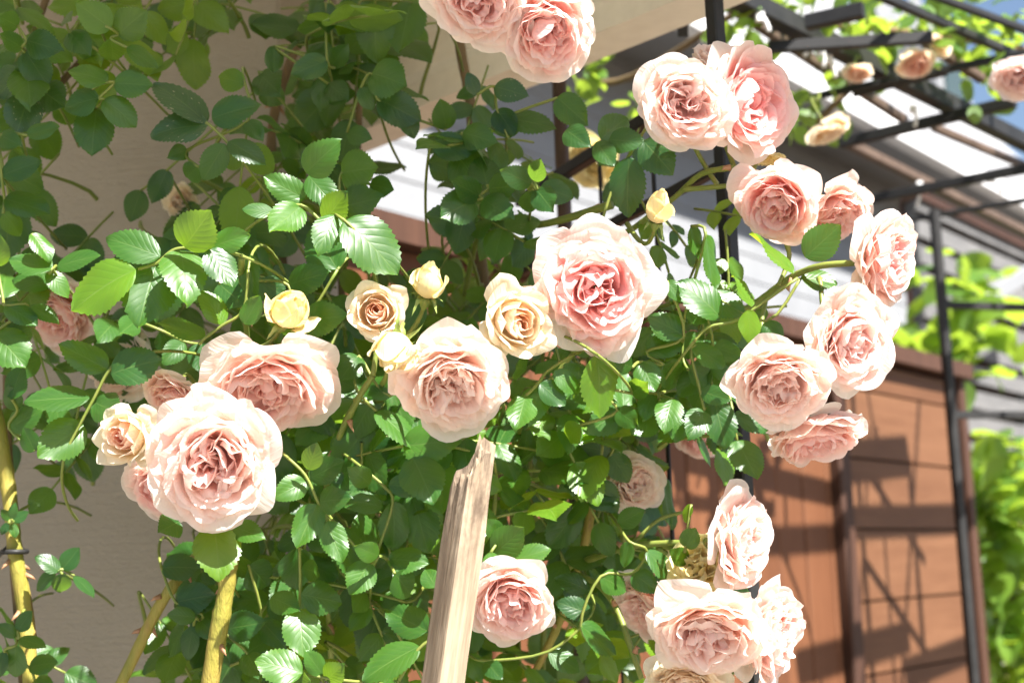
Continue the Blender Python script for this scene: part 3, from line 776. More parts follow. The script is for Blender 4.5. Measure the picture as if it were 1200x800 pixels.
        s.leaves.append((-10, pth, .0012, items))
    def finish(s, maxn=98):
        s.leaves.sort(key=lambda q: q[0]); rest = {}
        for k, (pr, path, r, items) in enumerate(s.leaves):
            if k < maxn:
                base = path[0]; mb = MB(); mb.tube([p - base for p in path], r, 6)
                lf = mb.build('leaf', M['stem'], s.t, smooth=True, mw=Matrix.Translation(base - s.t.location))
                for m, i, mat in items:
                    o = bpy.data.objects.new('leaflet', leaf_mesh(i, mat)); o.matrix_basis = Matrix.Translation(-base) @ m; link(o, lf)
            else:
                s.twigs.tube(path, r, 5, cap=False)
                for m, i, mat in items:
                    v, f, uv = LEAFV[i]; A = np.array(m); w = v @ A[:3, :3].T + A[:3, 3]
                    rest.setdefault(mat, MB()).add(w, f, uv, random.random())
        if rest:
            mats = list(rest); big = MB(); idx = []
            for j, mt in enumerate(mats):
                for v, f, uv, at in zip(rest[mt].v, rest[mt].f, rest[mt].uv, rest[mt].att):
                    big.add(v, f - f.min(), uv, at); idx.append(np.full(len(f), j))
            me = big.mesh('foliage', True)
            for mt in mats: me.materials.append(M[mt])
            me.polygons.foreach_set('material_index', np.concatenate(idx).astype(np.int32))
            tag(obj('foliage', me, None, s.t, s.T), kind='stuff')
        if s.twigs.n: s.twigs.build('twigs', M['stem'], s.t, smooth=True, mw=s.T)['kind'] = 'stuff'

def inpoly(x, y, poly):
    r = False
    for (x0, y0), (x1, y1) in zip(poly, poly[1:] + poly[:1]):
        if (y0 > y) != (y1 > y) and x < (x1 - x0) * (y - y0) / (y1 - y0) + x0: r = not r
    return r
def fill(rose, poly, d0, d1, n, size, mats, seed, up=.55, down=.35, ref=None, spread=.8):
    rg = random.Random(seed); xs = [p[0] for p in poly]; ys = [p[1] for p in poly]; pts = []; k = 0
    while k < n:
        best = None
        for _ in range(7):                                # best-candidate spread
            for _t in range(60):
                x, y = rg.uniform(min(xs), max(xs)), rg.uniform(min(ys), max(ys))
                if inpoly(x, y, poly): break
            m = min([(x - a) ** 2 + (y - b) ** 2 for a, b in pts] or [1e9])
            if best is None or m > best[0]: best = (m, x, y)
        _, x, y = best; pts.append((x, y)); k += 1
        dep = d0 + (d1 - d0) * rg.random() ** 1.2
        d = cdir(rg.uniform(-1, 1), rg.uniform(-1, .7) - down, rg.uniform(-.1, .8))
        nr = Vector((0, 0, up * .7)) + TOSUN * .55 + (CAM - P(x, y, dep)).normalized() * .6 + Vector((rg.gauss(0, .36), rg.gauss(0, .22), rg.gauss(0, .28)))
        sz = pxsize(1, 1.0) * size * 1.14 * rg.uniform(.78, 1.18)
        c = P(x, y, dep); base = c - d * sz * 1.5
        rose.compound(base, d, nr, sz, rg.choice(mats), rg.randrange(10 ** 9), n=rg.choice([5, 5, 5, 7, 3]), prio=dep + rg.uniform(-.05, .05))
        if (rose is not wr or k % 4 == 0) and seed not in (31, 33, 52, 54, 55):
            back = base + Vector((rg.uniform(-.05, .05), rg.uniform(.05, .12), rg.uniform(-.05, .02)))
            rose.twigs.tube(bez(base, base - d * .012, back + Vector((0, 0, .012)), back, 5), [.0012, .0014, .0016, .0018, .002, .0022], 5, cap=False)

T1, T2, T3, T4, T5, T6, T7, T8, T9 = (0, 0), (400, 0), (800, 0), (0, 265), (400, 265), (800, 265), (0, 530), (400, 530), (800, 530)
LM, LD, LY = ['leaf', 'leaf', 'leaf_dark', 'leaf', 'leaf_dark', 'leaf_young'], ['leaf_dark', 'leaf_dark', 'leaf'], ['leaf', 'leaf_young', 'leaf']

def gpt(px, py, d):
    q = P(px, py, d); return Vector((q.x, q.y, 0))
# --- the rose against the house wall, left edge
wr = Rose('shaded climbing rose on a thick yellow cane at the left edge before the wall', gpt(30, 770, 1.16))
wr.cane([(-14, 440, 1.2), (2, 520, 1.18), (12, 590, 1.17), (18, 650, 1.16), (30, 720, 1.16), (36, 800, 1.15)], .0068, 'cane', 5, 3)
wr.cane([(60, -20, 1.3), (20, 120, 1.3), (14, 300, 1.28), (8, 470, 1.24), (16, 640, 1.22)], .004, 'cane_old', 0, 5)
wr.cane([(170, -10, 1.35), (120, 45, 1.32), (60, 110, 1.3), (20, 160, 1.29)], .0035, 'cane_old', 0, 6, ground=False)
wr.hand(T1, 1.10, [(375, 285, 235, 235, 85), (395, 290, 530, 295, 90), (345, 340, 215, 370, 85), (360, 345, 475, 430, 95), (335, 375, 315, 525, 115)])
wr.hand(T1, 1.10, [(385, 100, 265, 10, 115), (410, 120, 500, 40, 95), (385, 135, 395, 225, 88), (440, 165, 550, 235, 68)])
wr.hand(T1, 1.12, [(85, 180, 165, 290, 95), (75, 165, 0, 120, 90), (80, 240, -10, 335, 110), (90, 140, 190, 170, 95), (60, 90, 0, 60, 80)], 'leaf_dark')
wr.hand(T1, 1.10, [(5, 610, 140, 555, 95), (15, 690, 175, 735, 100), (10, 740, 80, 820, 80), (95, 470, 205, 435, 60), (0, 470, 60, 500, 60)])
wr.hand(T1, 1.14, [(100, 330, 60, 450, 110, 'leaf_spot'), (140, 310, 220, 370, 90, 'leaf_dark')])
wr.hand(T1, 1.16, [(270, 130, 330, 210, 90), (240, 110, 300, 180, 80), (225, 60, 240, 70, 60)], 'leaf_dark')
wr.hand(T4, 1.06, [(180, 150, 30, 110, 72), (180, 205, 35, 170, 80), (165, 155, 240, 245, 80), (195, 140, 345, 95, 75), (110, 25, 180, 115, 60)])
wr.hand(T4, 1.08, [(-20, 370, 80, 470, 115), (100, 275, 205, 325, 70, 'leaf_dark'), (20, 275, 130, 340, 80, 'leaf_dark'), (10, 250, 20, 150, 90), (-10, 140, 0, 40, 80)])
wr.hand(T7, 1.14, [(205, 412, 130, 352, 58), (215, 405, 275, 330, 62), (192, 416, 118, 476, 52), (215, 420, 210, 495, 64), (258, 428, 330, 500, 50)], 'leaf_dark')
wr.hand(T7, 1.12, [(62, 620, 104, 548, 45), (58, 640, -5, 590, 55), (65, 645, 160, 672, 48), (55, 668, 45, 785, 78), (100, 745, 192, 722, 55), (15, 690, -10, 780, 60), (120, 790, 180, 830, 60)], 'leaf_dark')
wr.hand(T7, 1.14, [(35, 235, 5, 200, 34), (40, 230, 50, 175, 34), (45, 238, 100, 205, 34), (42, 245, 55, 295, 34), (30, 245, 0, 285, 34)], 'leaf_dark')
wr.hand(T4, 1.10, [(30, 700, 140, 640, 90), (40, 600, 70, 480, 70), (60, 640, 30, 560, 70, 'leaf_dark'), (120, 780, 80, 700, 70, 'leaf_dark')], 'leaf')
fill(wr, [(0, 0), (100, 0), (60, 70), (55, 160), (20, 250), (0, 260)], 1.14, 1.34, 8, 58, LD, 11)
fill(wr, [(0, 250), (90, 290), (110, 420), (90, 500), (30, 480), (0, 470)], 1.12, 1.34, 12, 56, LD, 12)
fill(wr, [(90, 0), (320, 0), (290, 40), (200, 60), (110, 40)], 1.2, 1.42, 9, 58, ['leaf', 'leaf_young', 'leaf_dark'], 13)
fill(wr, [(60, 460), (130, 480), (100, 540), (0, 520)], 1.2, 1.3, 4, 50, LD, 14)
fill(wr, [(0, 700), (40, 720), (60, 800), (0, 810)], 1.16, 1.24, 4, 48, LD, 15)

# --- the main rose in the middle
mr = Rose('main climbing rose filling the middle with glossy sunlit and shaded leaves', gpt(245, 800, 1.12))
mr.cane([(283, 570, 1.06), (272, 640, 1.05), (265, 690, 1.05), (256, 740, 1.05), (246, 800, 1.05)], .0072, 'cane', 5, 21)
mr.cane([(240, 640, 1.12), (204, 684, 1.10), (180, 722, 1.10), (142, 800, 1.09)], .0050, 'cane', 4, 22)
mr.cane([(275, 575, 1.12), (300, 500, 1.13), (290, 400, 1.10), (284, 340, 1.04), (283, 301, 1.002)], .0024, 'stem', 2, 23, ground=False)
mr.cane([(530, -20, 1.42), (540, 60, 1.40), (552, 130, 1.38), (560, 260, 1.36), (575, 420, 1.38), (590, 640, 1.4), (600, 800, 1.4)], .0062, 'cane_old', 4, 24)
mr.cane([(380, -10, 1.42), (345, 60, 1.42), (318, 160, 1.4), (330, 300, 1.4), (360, 480, 1.4), (400, 800, 1.4)], .0055, 'cane_old', 3, 25)
mr.cane([(415, 20, 1.45), (420, 160, 1.42), (400, 330, 1.4), (430, 600, 1.42)], .004, 'cane_old', 0, 26)
mr.cane([(437, 440, 1.03), (420, 467, 1.04), (395, 520, 1.06), (380, 600, 1.12), (385, 720, 1.2), (390, 800, 1.24)], .0028, 'stem', 3, 27)
mr.cane([(672, 414, 1.06), (640, 452, 1.07), (622, 475, 1.08), (605, 520, 1.12), (600, 600, 1.2), (610, 800, 1.3)], .0024, 'stem', 3, 28)
mr.cane([(545, 345, 1.3), (560, 280, 1.25), (590, 265, 1.2), (640, 262, 1.16), (717, 240, 1.12)], .0032, 'stem', 2, 29, ground=False)
mr.cane([(620, 800, 1.25), (655, 730, 1.24), (680, 660, 1.22), (700, 560, 1.2)], .0040, 'cane', 3, 30, ground=False)
mr.hand(T1, 1.08, [(715, 425, 540, 268, 110, 'leaf_spot'), (722, 435, 515, 445, 105, 'leaf_spot'), (735, 412, 895, 352, 110), (780, 500, 702, 628, 105), (792, 490, 922, 562, 92)], 'leaf_dark', [(715, 425), (735, 440), (785, 490), (830, 545)])
mr.hand(T1, 1.10, [(850, 290, 748, 265, 80, 'leaf_young'), (860, 420, 905, 480, 60), (650, 520, 590, 540, 60), (690, 580, 640, 620, 80)], 'leaf_dark')
mr.hand(T1, 1.18, [(1135, 210, 1010, 260, 95), (1110, 270, 1120, 385, 80), (950, 160, 955, 250, 60), (1130, 10, 1135, 112, 78), (1150, 230, 1200, 160, 80), (1140, 290, 1195, 340, 85)], 'leaf_dark')
mr.hand(T1, 1.03, [(1058, 690, 915, 612, 112), (1040, 720, 940, 800, 125), (950, 738, 840, 722, 58), (1062, 600, 1172, 492, 112), (1070, 610, 1165, 712, 105), (1125, 770, 1200, 670, 110)], 'leaf', [(890, 770), (960, 735), (1045, 712), (1125, 775), (1200, 800)])
mr.hand(T1, 1.22, [(580, 590, 530, 700, 90), (490, 660, 450, 770, 80), (900, 260, 960, 310, 110), (900, 300, 990, 360, 80), (1050, 440, 1030, 520, 80)], 'leaf_dark')
mr.hand(T4, 1.00, [(556, 105, 365, 30, 132), (470, 150, 230, 270, 150, 'leaf_young'), (540, 140, 480, 340, 160), (630, 85, 650, 245, 145), (640, 72, 730, -50, 130), (728, 78, 810, 208, 95), (735, 72, 862, 25, 92)], 'leaf', [(480, 150), (545, 128), (590, 90), (632, 76), (735, 74), (835, 102)])
mr.hand(T4, 1.01, [(868, 100, 862, 255, 58), (772, 340, 705, 215, 85, 'leaf_young'), (712, 388, 545, 318, 95), (850, 340, 900, 240, 80)], 'leaf', [(862, 150), (845, 290), (770, 345), (712, 388), (690, 410)])
mr.hand(T4, 1.04, [(1172, 150, 1080, 0, 130), (1000, 205, 1132, 160, 105), (760, 200, 850, 275, 95, 'leaf_dark'), (1050, 330, 1180, 310, 120), (900, 190, 1000, 250, 80, 'leaf_dark')], 'leaf')
mr.hand(T4, 1.01, [(372, 497, 203, 405, 130), (385, 512, 548, 455, 112, 'leaf_dark'), (310, 595, 80, 600, 122), (330, 612, 410, 645, 90, 'leaf_dark'), (290, 690, 130, 800, 150)], 'leaf', [(500, 440), (430, 460), (375, 505), (325, 600), (270, 700), (230, 780)])
mr.hand(T4, 1.12, [(400, 330, 345, 385, 110), (560, 362, 602, 445, 75), (640, 400, 570, 470, 90), (700, 410, 690, 500, 90), (470, 330, 420, 370, 90)], 'leaf_dark')
mr.hand(T7, 1.00, [(745, 250, 765, 440, 140, 'leaf_young'), (810, 255, 905, 292, 80), (620, 240, 560, 270, 90, 'leaf_dark')], 'leaf', [(800, 200), (750, 235), (745, 262)])
mr.hand(T7, 1.08, [(560, 400, 690, 392, 82), (610, 520, 742, 490, 90), (680, 572, 582, 560, 72), (692, 582, 745, 632, 66), (672, 602, 642, 722, 76), (700, 560, 760, 540, 60)], 'leaf_dark')
mr.hand(T7, 1.06, [(780, 612, 902, 592, 105), (800, 740, 925, 640, 105), (862, 390, 938, 470, 100), (905, 582, 992, 672, 90), (860, 700, 900, 780, 100)], 'leaf_dark')
mr.hand(T7, 1.01, [(1100, 180, 1030, 330, 122), (1060, 100, 955, 152, 92), (1135, 240, 1190, 380, 110), (1075, 90, 1190, 30, 100), (1110, 170, 1200, 160, 90), (1070, 60, 1100, -30, 80)], 'leaf', [(1000, 20), (1060, 80), (1105, 175), (1140, 240)])
mr.hand(T7, 1.03, [(1030, 330, 1032, 482, 102), (940, 500, 1035, 545, 92), (1045, 492, 1190, 522, 112), (1040, 540, 1055, 695, 132), (1050, 400, 1120, 420, 80)], 'leaf', [(1040, 330), (1042, 480), (1035, 560)])
mr.hand(T7, 1.00, [(1050, 765, 890, 712, 110), (1120, 770, 1062, 690, 72), (1080, 790, 1000, 830, 90), (1130, 790, 1190, 740, 80)], 'leaf', [(1190, 790), (1120, 780), (1050, 768)])
mr.hand(T5, 1.01, [(10, -20, 205, 145, 150), (-20, -40, -80, 80, 120)], 'leaf')
mr.hand(T5, 1.05, [(60, 450, 0, 520, 95), (50, 560, -30, 530, 80), (320, 385, 418, 335, 75), (40, 600, -20, 700, 110), (120, 640, 275, 765, 90), (100, 620, 30, 740, 100), (170, 590, 80, 560, 60)], 'leaf')
mr.hand(T5, 1.02, [(690, 545, 780, 622, 78), (640, 590, 610, 695, 105), (690, 560, 650, 680, 100), (770, 520, 830, 500, 80), (640, 500, 590, 480, 80), (740, 500, 830, 580, 80)], 'leaf', [(810, 445), (720, 500), (680, 550), (630, 600)])
mr.hand(T5, 1.00, [(888, 442, 905, 668, 136, 'leaf_young')], 'leaf', [(850, 420), (888, 446)])
mr.hand(T8, 1.03, [(178, 170, 190, 345, 110), (165, 115, 292, 112, 90), (250, 20, 322, 168, 140), (145, 190, -5, 150, 92), (100, 110, 40, 60, 80)], 'leaf', [(80, 60), (150, 120), (178, 175), (130, 330)])
mr.hand(T8, 1.02, [(-10, 260, 65, 450, 112), (160, 372, 302, 372, 86), (185, 420, 255, 505, 90), (100, 380, 30, 490, 100), (130, 360, 60, 330, 80)], 'leaf')
mr.hand(T8, 1.00, [(272, 672, 65, 775, 130), (300, 620, 155, 545, 130), (330, 470, 290, 400, 70)], 'leaf', [(330, 640), (270, 680), (200, 790)])
mr.hand(T8, 1.02, [(530, 352, 632, 262, 100), (600, 372, 728, 332, 90), (560, 290, 500, 240, 70), (520, 345, 520, 420, 70)], 'leaf')
mr.hand(T8, 1.10, [(865, 482, 748, 425, 86), (868, 562, 750, 515, 84), (500, 722, 555, 785, 80), (440, 700, 480, 790, 80), (720, 690, 830, 760, 90)], 'leaf_dark')
mr.hand(T2, 1.16, [(125, 345, 275, 410, 112), (105, 255, 205, 285, 112), (365, 450, 345, 345, 80), (225, 400, 255, 480, 58), (70, 300, 110, 380, 60), (20, 460, 95, 480, 70)], 'leaf_dark')
mr.hand(T2, 1.10, [(0, 600, 122, 582, 122), (0, 720, 112, 690, 122), (100, 640, 180, 660, 70, 'leaf_dark')], 'leaf')
mr.hand(T2, 1.13, [(570, 410, 748, 440, 102), (750, 340, 855, 432, 108), (580, 480, 560, 400, 80), (540, 380, 600, 470, 80), (470, 330, 440, 250, 60, 'leaf_spot'), (530, 300, 640, 330, 90, 'leaf_spot')], 'leaf_dark')
mr.hand(T2, 1.10, [(462, 695, 360, 742, 112), (490, 690, 578, 745, 112), (480, 680, 385, 630, 100), (510, 655, 605, 645, 105), (505, 640, 480, 540, 90)], 'leaf_dark')
mr.hand(T2, 1.08, [(660, 640, 560, 590, 92), (670, 630, 690, 555, 80), (680, 660, 735, 730, 90), (690, 650, 805, 680, 80), (650, 660, 660, 740, 80)], 'leaf_dark')
mr.hand(T2, 1.14, [(300, 560, 410, 600, 120), (320, 500, 470, 520, 110), (400, 540, 480, 640, 110), (420, 460, 520, 490, 100)], 'leaf_dark')
mr.hand(T2, 1.2, [(240, 10, 200, 180, 140, 'leaf'), (100, 0, 150, 110, 110), (60, 20, 0, 110, 110, 'leaf_young'), (90, 110, 20, 180, 100)], 'leaf_dark')
fill(mr, [(340, 0), (470, 0), (450, 50), (410, 120), (390, 190), (330, 220), (345, 120)], 1.22, 1.55, 22, 56, LD, 31)
fill(mr, [(400, 0), (500, 0), (470, 60), (400, 50)], 1.15, 1.3, 4, 60, ['leaf', 'leaf_young'], 32)
fill(mr, [(540, 110), (590, 130), (630, 180), (640, 250), (590, 280), (545, 270), (535, 190)], 1.14, 1.36, 10, 46, LD, 33)
fill(mr, [(200, 240), (240, 215), (330, 200), (400, 230), (430, 300), (400, 410), (250, 430), (150, 400), (220, 320)], 1.10, 1.45, 32, 58, LM, 34)
fill(mr, [(330, 430), (470, 440), (520, 540), (500, 800), (190, 800), (220, 700), (330, 620)], 1.08, 1.6, 66, 54, LM, 35)
fill(mr, [(570, 500), (700, 480), (790, 560), (780, 800), (540, 800), (580, 650)], 1.12, 1.6, 38, 52, LM, 36)
fill(mr, [(510, 290), (620, 280), (620, 400), (470, 420), (420, 390)], 1.2, 1.5, 18, 52, LY, 37)
fill(mr, [(380, 480), (620, 500), (640, 620), (440, 660)], 1.04, 1.2, 18, 54, LY, 38, up=.8)
fill(mr, [(200, 660), (330, 640), (360, 800), (230, 800)], 1.2, 1.4, 14, 50, LD, 39)

# --- the rose trained on the arch at the right
ar = Rose('climbing rose tied to the black arch, its sprays arching right over the fence', gpt(760, 790, 1.3))
ar.cane([(1003, 308, 1.04), (960, 312, 1.05), (925, 326, 1.07), (890, 352, 1.09), (850, 376, 1.10), (800, 410, 1.12), (750, 500, 1.2), (730, 640, 1.28), (735, 800, 1.32)], .0030, 'stem', 5, 41)
ar.cane([(912, 335, 1.07), (925, 300, 1.08), (915, 270, 1.08)], .0020, 'stem', 0, 42, ground=False)
ar.cane([(898, 352, 1.085), (893, 375, 1.07), (894, 402, 1.06)], .0020, 'stem', 0, 43, ground=False)
ar.cane([(862, 196, 1.06), (822, 204, 1.08), (790, 232, 1.10), (750, 262, 1.12), (710, 300, 1.16), (690, 420, 1.22), (700, 640, 1.3)], .0026, 'stem', 2, 44)
ar.cane([(876, 215, 1.07), (840, 219, 1.08), (800, 222, 1.09)], .0022, 'stem', 0, 45, ground=False)
ar.cane([(840, 640, 1.06), (790, 636, 1.08), (740, 640, 1.10), (700, 652, 1.14), (660, 668, 1.18), (640, 700, 1.24), (635, 800, 1.28)], .0030, 'stem', 3, 46)
ar.cane([(830, 662, 1.07), (795, 645, 1.08), (760, 634, 1.10)], .0022, 'stem', 0, 47, ground=False)
ar.cane([(752, 795, 1.06), (738, 755, 1.07), (722, 712, 1.09), (700, 684, 1.11), (672, 672, 1.14)], .0026, 'stem', 2, 48, ground=False)
ar.cane([(800, 600, 1.1), (770, 610, 1.1), (740, 640, 1.10)], .0016, 'stem', 0, 49, ground=False)
ar.hand(T6, 1.03, [(130, 315, 0, 180, 112), (425, 108, 548, -5, 120), (240, 280, 185, 165, 40, 'leaf_young'), (225, 290, 245, 410, 62, 'leaf_young'), (385, 165, 240, 20, 42, 'leaf_young')], 'leaf', [(40, 400), (90, 350), (180, 330), (250, 285), (400, 180)])
ar.hand(T6, 1.05, [(90, 245, 222, 300, 80, 'leaf_dark'), (105, 420, 205, 450, 80), (30, 420, 155, 480, 78), (75, 640, 25, 725, 92), (60, 570, 165, 605, 80), (290, 330, 340, 410, 70), (410, 180, 540, 190, 60)], 'leaf')
ar.hand(T6, 1.06, [(80, 30, 115, 220, 58), (30, 0, 62, 115, 62), (10, 300, 90, 330, 60), (0, 450, -40, 520, 90), (20, 500, 120, 530, 80)], 'leaf')
ar.hand(T2, 1.07, [(1000, 545, 985, 752, 145), (900, 482, 1000, 400, 92), (930, 485, 1048, 490, 92), (885, 492, 945, 572, 86), (1050, 490, 1150, 600, 108), (780, 450, 850, 500, 80)], 'leaf_dark', [(1060, 440), (1000, 540), (960, 600), (900, 780)])
ar.hand(T5, 1.04, [(1190, 380, 1065, 310, 92), (1060, 435, 1190, 380, 92), (1040, 470, 1090, 572, 84), (1120, 480, 1190, 560, 120), (1010, 490, 960, 470, 70), (1130, 190, 1190, 260, 60)], 'leaf')
ar.hand(T5, 1.06, [(960, 640, 1030, 692, 85), (1080, 580, 1050, 660, 80), (1150, 600, 1120, 700, 90), (880, 560, 800, 600, 80), (830, 690, 770, 745, 70, 'leaf_young'), (1010, 580, 1060, 540, 80)], 'leaf')
ar.hand(T8, 1.08, [(960, 250, 1050, 200, 80, 'leaf_dark'), (1060, 340, 1180, 470, 90, 'leaf_dark'), (1000, 310, 980, 400, 60), (900, 430, 1000, 480, 80), (830, 600, 960, 700, 70), (900, 700, 960, 800, 60, 'leaf_young'), (1010, 420, 1100, 480, 80, 'leaf_dark')], 'leaf')
ar.hand(T9, 1.06, [(10, 330, 40, 270, 60), (20, 380, -40, 340, 70), (180, 740, 230, 780, 40), (150, 750, 100, 830, 60), (30, 180, 0, 240, 30, 'leaf_young')], 'leaf')
fill(ar, [(610, 440), (700, 430), (790, 380), (840, 410), (830, 500), (740, 520), (640, 510)], 1.06, 1.36, 28, 48, LY, 51, up=.9)
fill(ar, [(770, 270), (850, 290), (890, 340), (850, 400), (780, 380)], 1.08, 1.22, 5, 40, LY, 52, up=.9)
fill(ar, [(690, 560), (750, 580), (790, 640), (770, 700), (700, 790), (660, 700)], 1.1, 1.4, 15, 48, LM, 53)
fill(ar, [(690, 130), (760, 170), (770, 240), (690, 250)], 1.12, 1.25, 1, 42, LD, 54)
fill(ar, [(800, 230), (870, 220), (860, 280), (800, 290)], 1.1, 1.2, 2, 40, LM, 55)
fill(ar, [(815, 420), (865, 420), (862, 530), (800, 520)], 1.05, 1.15, 5, 44, LY, 56, up=.8)
for r_ in (wr, mr, ar): r_.finish()
tie = thing('cane_tie', 'black tie holding the thick yellow cane to the wall at the left', 'tie', P(17, 646, 1.16))
mb = MB(); c = P(17, 646, 1.16); ring = [c + (RT * math.cos(a) - FW * math.sin(a)) * .0095 + UP * (.0012 * math.sin(a)) for a in [i * 6.2832 / 14 for i in range(15)]]
mb.tube(ring, .0022, 6); mb.tube([c - RT * .009, c - RT * .02 + FW * .05, P(-10, 660, 1.45)], .002, 6); mb.build('wire', M['black'], tie, smooth=True, mw=Matrix.Translation(-c))

# --- far leaves: rose on the pergola, shrubs beyond the fence
def far_plant(name, label, cat, base, spots, mat, seed, size, stems):
    t = thing(name, label, cat, base); T = Matrix.Translation(-t.location); rg = random.Random(seed)
    mb = MB(); tw = MB()
    for (px, py, rx, ry, d0, d1, n) in spots:
        for _ in range(n):
            a, q = rg.uniform(0, 6.28), math.sqrt(rg.random())
            c = P(px + rx * q * math.cos(a), py + ry * q * math.sin(a), rg.uniform(d0, d1)); sz = size * rg.uniform(.7, 1.25)
            for k in range(rg.choice([3, 4, 5])):
                y = Vector((rg.gauss(0, .7), rg.gauss(0, .7), rg.gauss(-.3, .6))).normalized(); z = (Vector((rg.gauss(0, .5), rg.gauss(0, .5), 1)))
                x = y.cross(z).normalized(); z = x.cross(y); o = c + Vector((rg.gauss(0, 1), rg.gauss(0, 1), rg.gauss(0, 1))) * sz * .5
                v, f, uv = LEAFLO[rg.randrange(4)]; B = np.array(Matrix((x, y, z)).transposed())
                mb.add(v @ B.T * sz + np.array(o), f, uv, rg.random())
    for a in stems: tw.tube(spline([P(*q) for q in a] if len(a[0]) == 3 and not isinstance(a[0], Vector) else a, 5), .006, 6)
    tag(mb.build('foliage', M[mat], t, smooth=True, mw=T), kind='stuff')
    if tw.n: tw.build('stem', M['cane_old'], t, smooth=True, mw=T)
    return t
q = PZ(1180, 60, ZP)
far_plant('climbing_rose', 'sunlit climbing rose scrambling over the top of the black pergola', 'rose bush', (q.x, q.y, 0),
          [(960, 20, 70, 22, 2.1, 2.5, 11), (1060, 20, 60, 25, 2.1, 2.6, 13), (1150, 40, 60, 36, 2.2, 2.7, 17), (1165, 85, 25, 22, 2.3, 2.6, 4), (900, 30, 30, 20, 2.0, 2.3, 3), (1020, 72, 70, 22, 2.2, 2.6, 7), (955, 105, 40, 22, 2.2, 2.5, 3),
           (945, 150, 25, 30, 2.2, 2.5, 3), (680, 92, 26, 16, 2.2, 2.5, 3), (730, 60, 30, 16, 2.2, 2.5, 3), (735, 125, 30, 18, 2.3, 2.6, 3), (860, 20, 20, 20, 2.0, 2.2, 3)], 'leaf_far', 61, .036,
          [[(870, 10, 2.2), (980, 30, 2.3), (1090, 40, 2.4), (1210, 60, 2.5)], [(1210, 60, 2.5), (1260, 300, 2.6), (1290, 900, 2.6)], [(1060, 30, 2.4), (1020, 80, 2.4), (950, 150, 2.35)], [(870, 10, 2.2), (740, 90, 2.35), (680, 96, 2.4)]])
far_plant('shrub', 'bright green broad leaved shrub above the end of the fence', 'shrub', gpt(1130, 560, 4.3),
          [(1128, 350, 24, 30, 4.1, 4.6, 9), (1104, 388, 20, 12, 4.1, 4.5, 6), (1150, 385, 16, 8, 4.1, 4.5, 3), (1160, 440, 10, 4, 4.1, 4.4, 1)], 'leaf_far', 62, .12,
          [[gpt(1130, 560, 4.3), P(1128, 480, 4.3), P(1120, 330, 4.35)]])
far_plant('shrub', 'sunlit yellow green shrub filling the gap right of the fence, lower down', 'shrub', gpt(1175, 800, 4.5),
          [(1172, 615, 30, 70, 4.3, 4.9, 56), (1175, 740, 34, 70, 4.3, 4.9, 60), (1182, 530, 20, 12, 4.3, 4.9, 6)], 'leaf_far', 63, .11,
          [[gpt(1175, 800, 4.5), P(1176, 760, 4.5), P(1170, 560, 4.55)], [gpt(1190, 800, 4.6), P(1186, 760, 4.6), P(1196, 600, 4.6)]])

# ---------------------------------------------------------------- blooms
VAR = {}
def bmesh_var(kind, seed, mat, **kw):
    key = (kind, seed, mat, tuple(sorted(kw.items())))
    if key not in VAR:
        if kind == 'full': o, h = bloom_meshes(seed, **kw)
        elif kind == 'half': o, h = halfopen_meshes(seed, **kw)
        else: o, h = bud_meshes(seed, **kw), None
        VAR[key] = (o.mesh('petals', True, M[mat]), h.mesh('heart', True, M[mat]) if h else None)
    return VAR[key]
CAL = [calyx_mesh(i, .5 + .4 * (i % 3), .9).mesh('calyx', True, M['calyx']) for i in range(4)]
CALB = [calyx_mesh(10 + i, .75, 1.5).mesh('calyx', True, M['calyx']) for i in range(3)]
def bloom(kind, px, py, diam, depth, face, label, to, seed=1, mat='petal', roll=0, squash=1.0, **kw):
    R = pxsize(diam, depth) / 2 / {'full': 1.17, 'half': 1.12, 'bud': .80}[kind]
    fz = cdir(*face); ctr = P(px, py, depth); hz = {'full': .5, 'half': .75, 'bud': .75}[kind]
    x = (Vector((0, 0, 1)).cross(fz)); x = x.normalized() if x.length > .1 else RT.copy(); y = fz.cross(x)
    rot = Matrix((x, y, fz)).transposed() @ Matrix.Rotation(rad(roll), 3, 'Z'); base = ctr - fz * R * hz * squash
    nm, cat = ('rose_bud', 'rose bud') if kind == 'bud' else ('rose_bloom', 'rose')
    t = thing(nm, label, cat, base, None, 'pale rose blooms' if kind != 'bud' else 'yellow rose buds')
    ro = rot.to_4x4() @ Matrix.Diagonal((R * (ov := 1 + .07 * math.sin(seed * 2.3)), R / ov, R * squash * (1 + .1 * math.sin(seed * 1.7)), 1))
    o, h = bmesh_var(kind, seed, mat, **kw)
    po = bpy.data.objects.new('petals', o); po.matrix_basis = ro; link(po, t)
    if h: ph = bpy.data.objects.new('heart', h); ph.matrix_basis = ro; link(ph, t)
    c = bpy.data.objects.new('calyx', (CALB if kind == 'bud' else CAL)[seed % 3]); k = .62 if kind == 'full' else .9; c.matrix_basis = rot.to_4x4() @ Matrix.Diagonal((R * k,) * 3 + (1,)); link(c, t)
    e = P(*to); b2 = base - fz * R * .42 * k; L = (e - b2).length
    mb = MB(); mb.tube([q - base for q in bez(b2 + fz * R * .05, b2 - fz * L * .4, e + (b2 - e) * .25 + Vector((0, 0, -.1 * L)), e, 12)], [.0014 + .00006 * i for i in range(13)], 8)
    mb.build('stem', M['stem'], t, smooth=True)
    return t
BL = bloom
BL('full', 316, 458, 158, 1.00, (.12, -.64, .76), 'large blush bloom tipped downward above the fullest left one, small yellow bud above', (285, 520, 1.10), 11, roll=20, pink=.42, guards=4, cup=.6, guard_drop=.5)
BL('full', 250, 544, 160, .96, (.10, -.22, .97), 'fullest pale pink bloom of the lower left cluster, facing out', (275, 575, 1.10), 12, roll=70, pink=.30, guards=5)
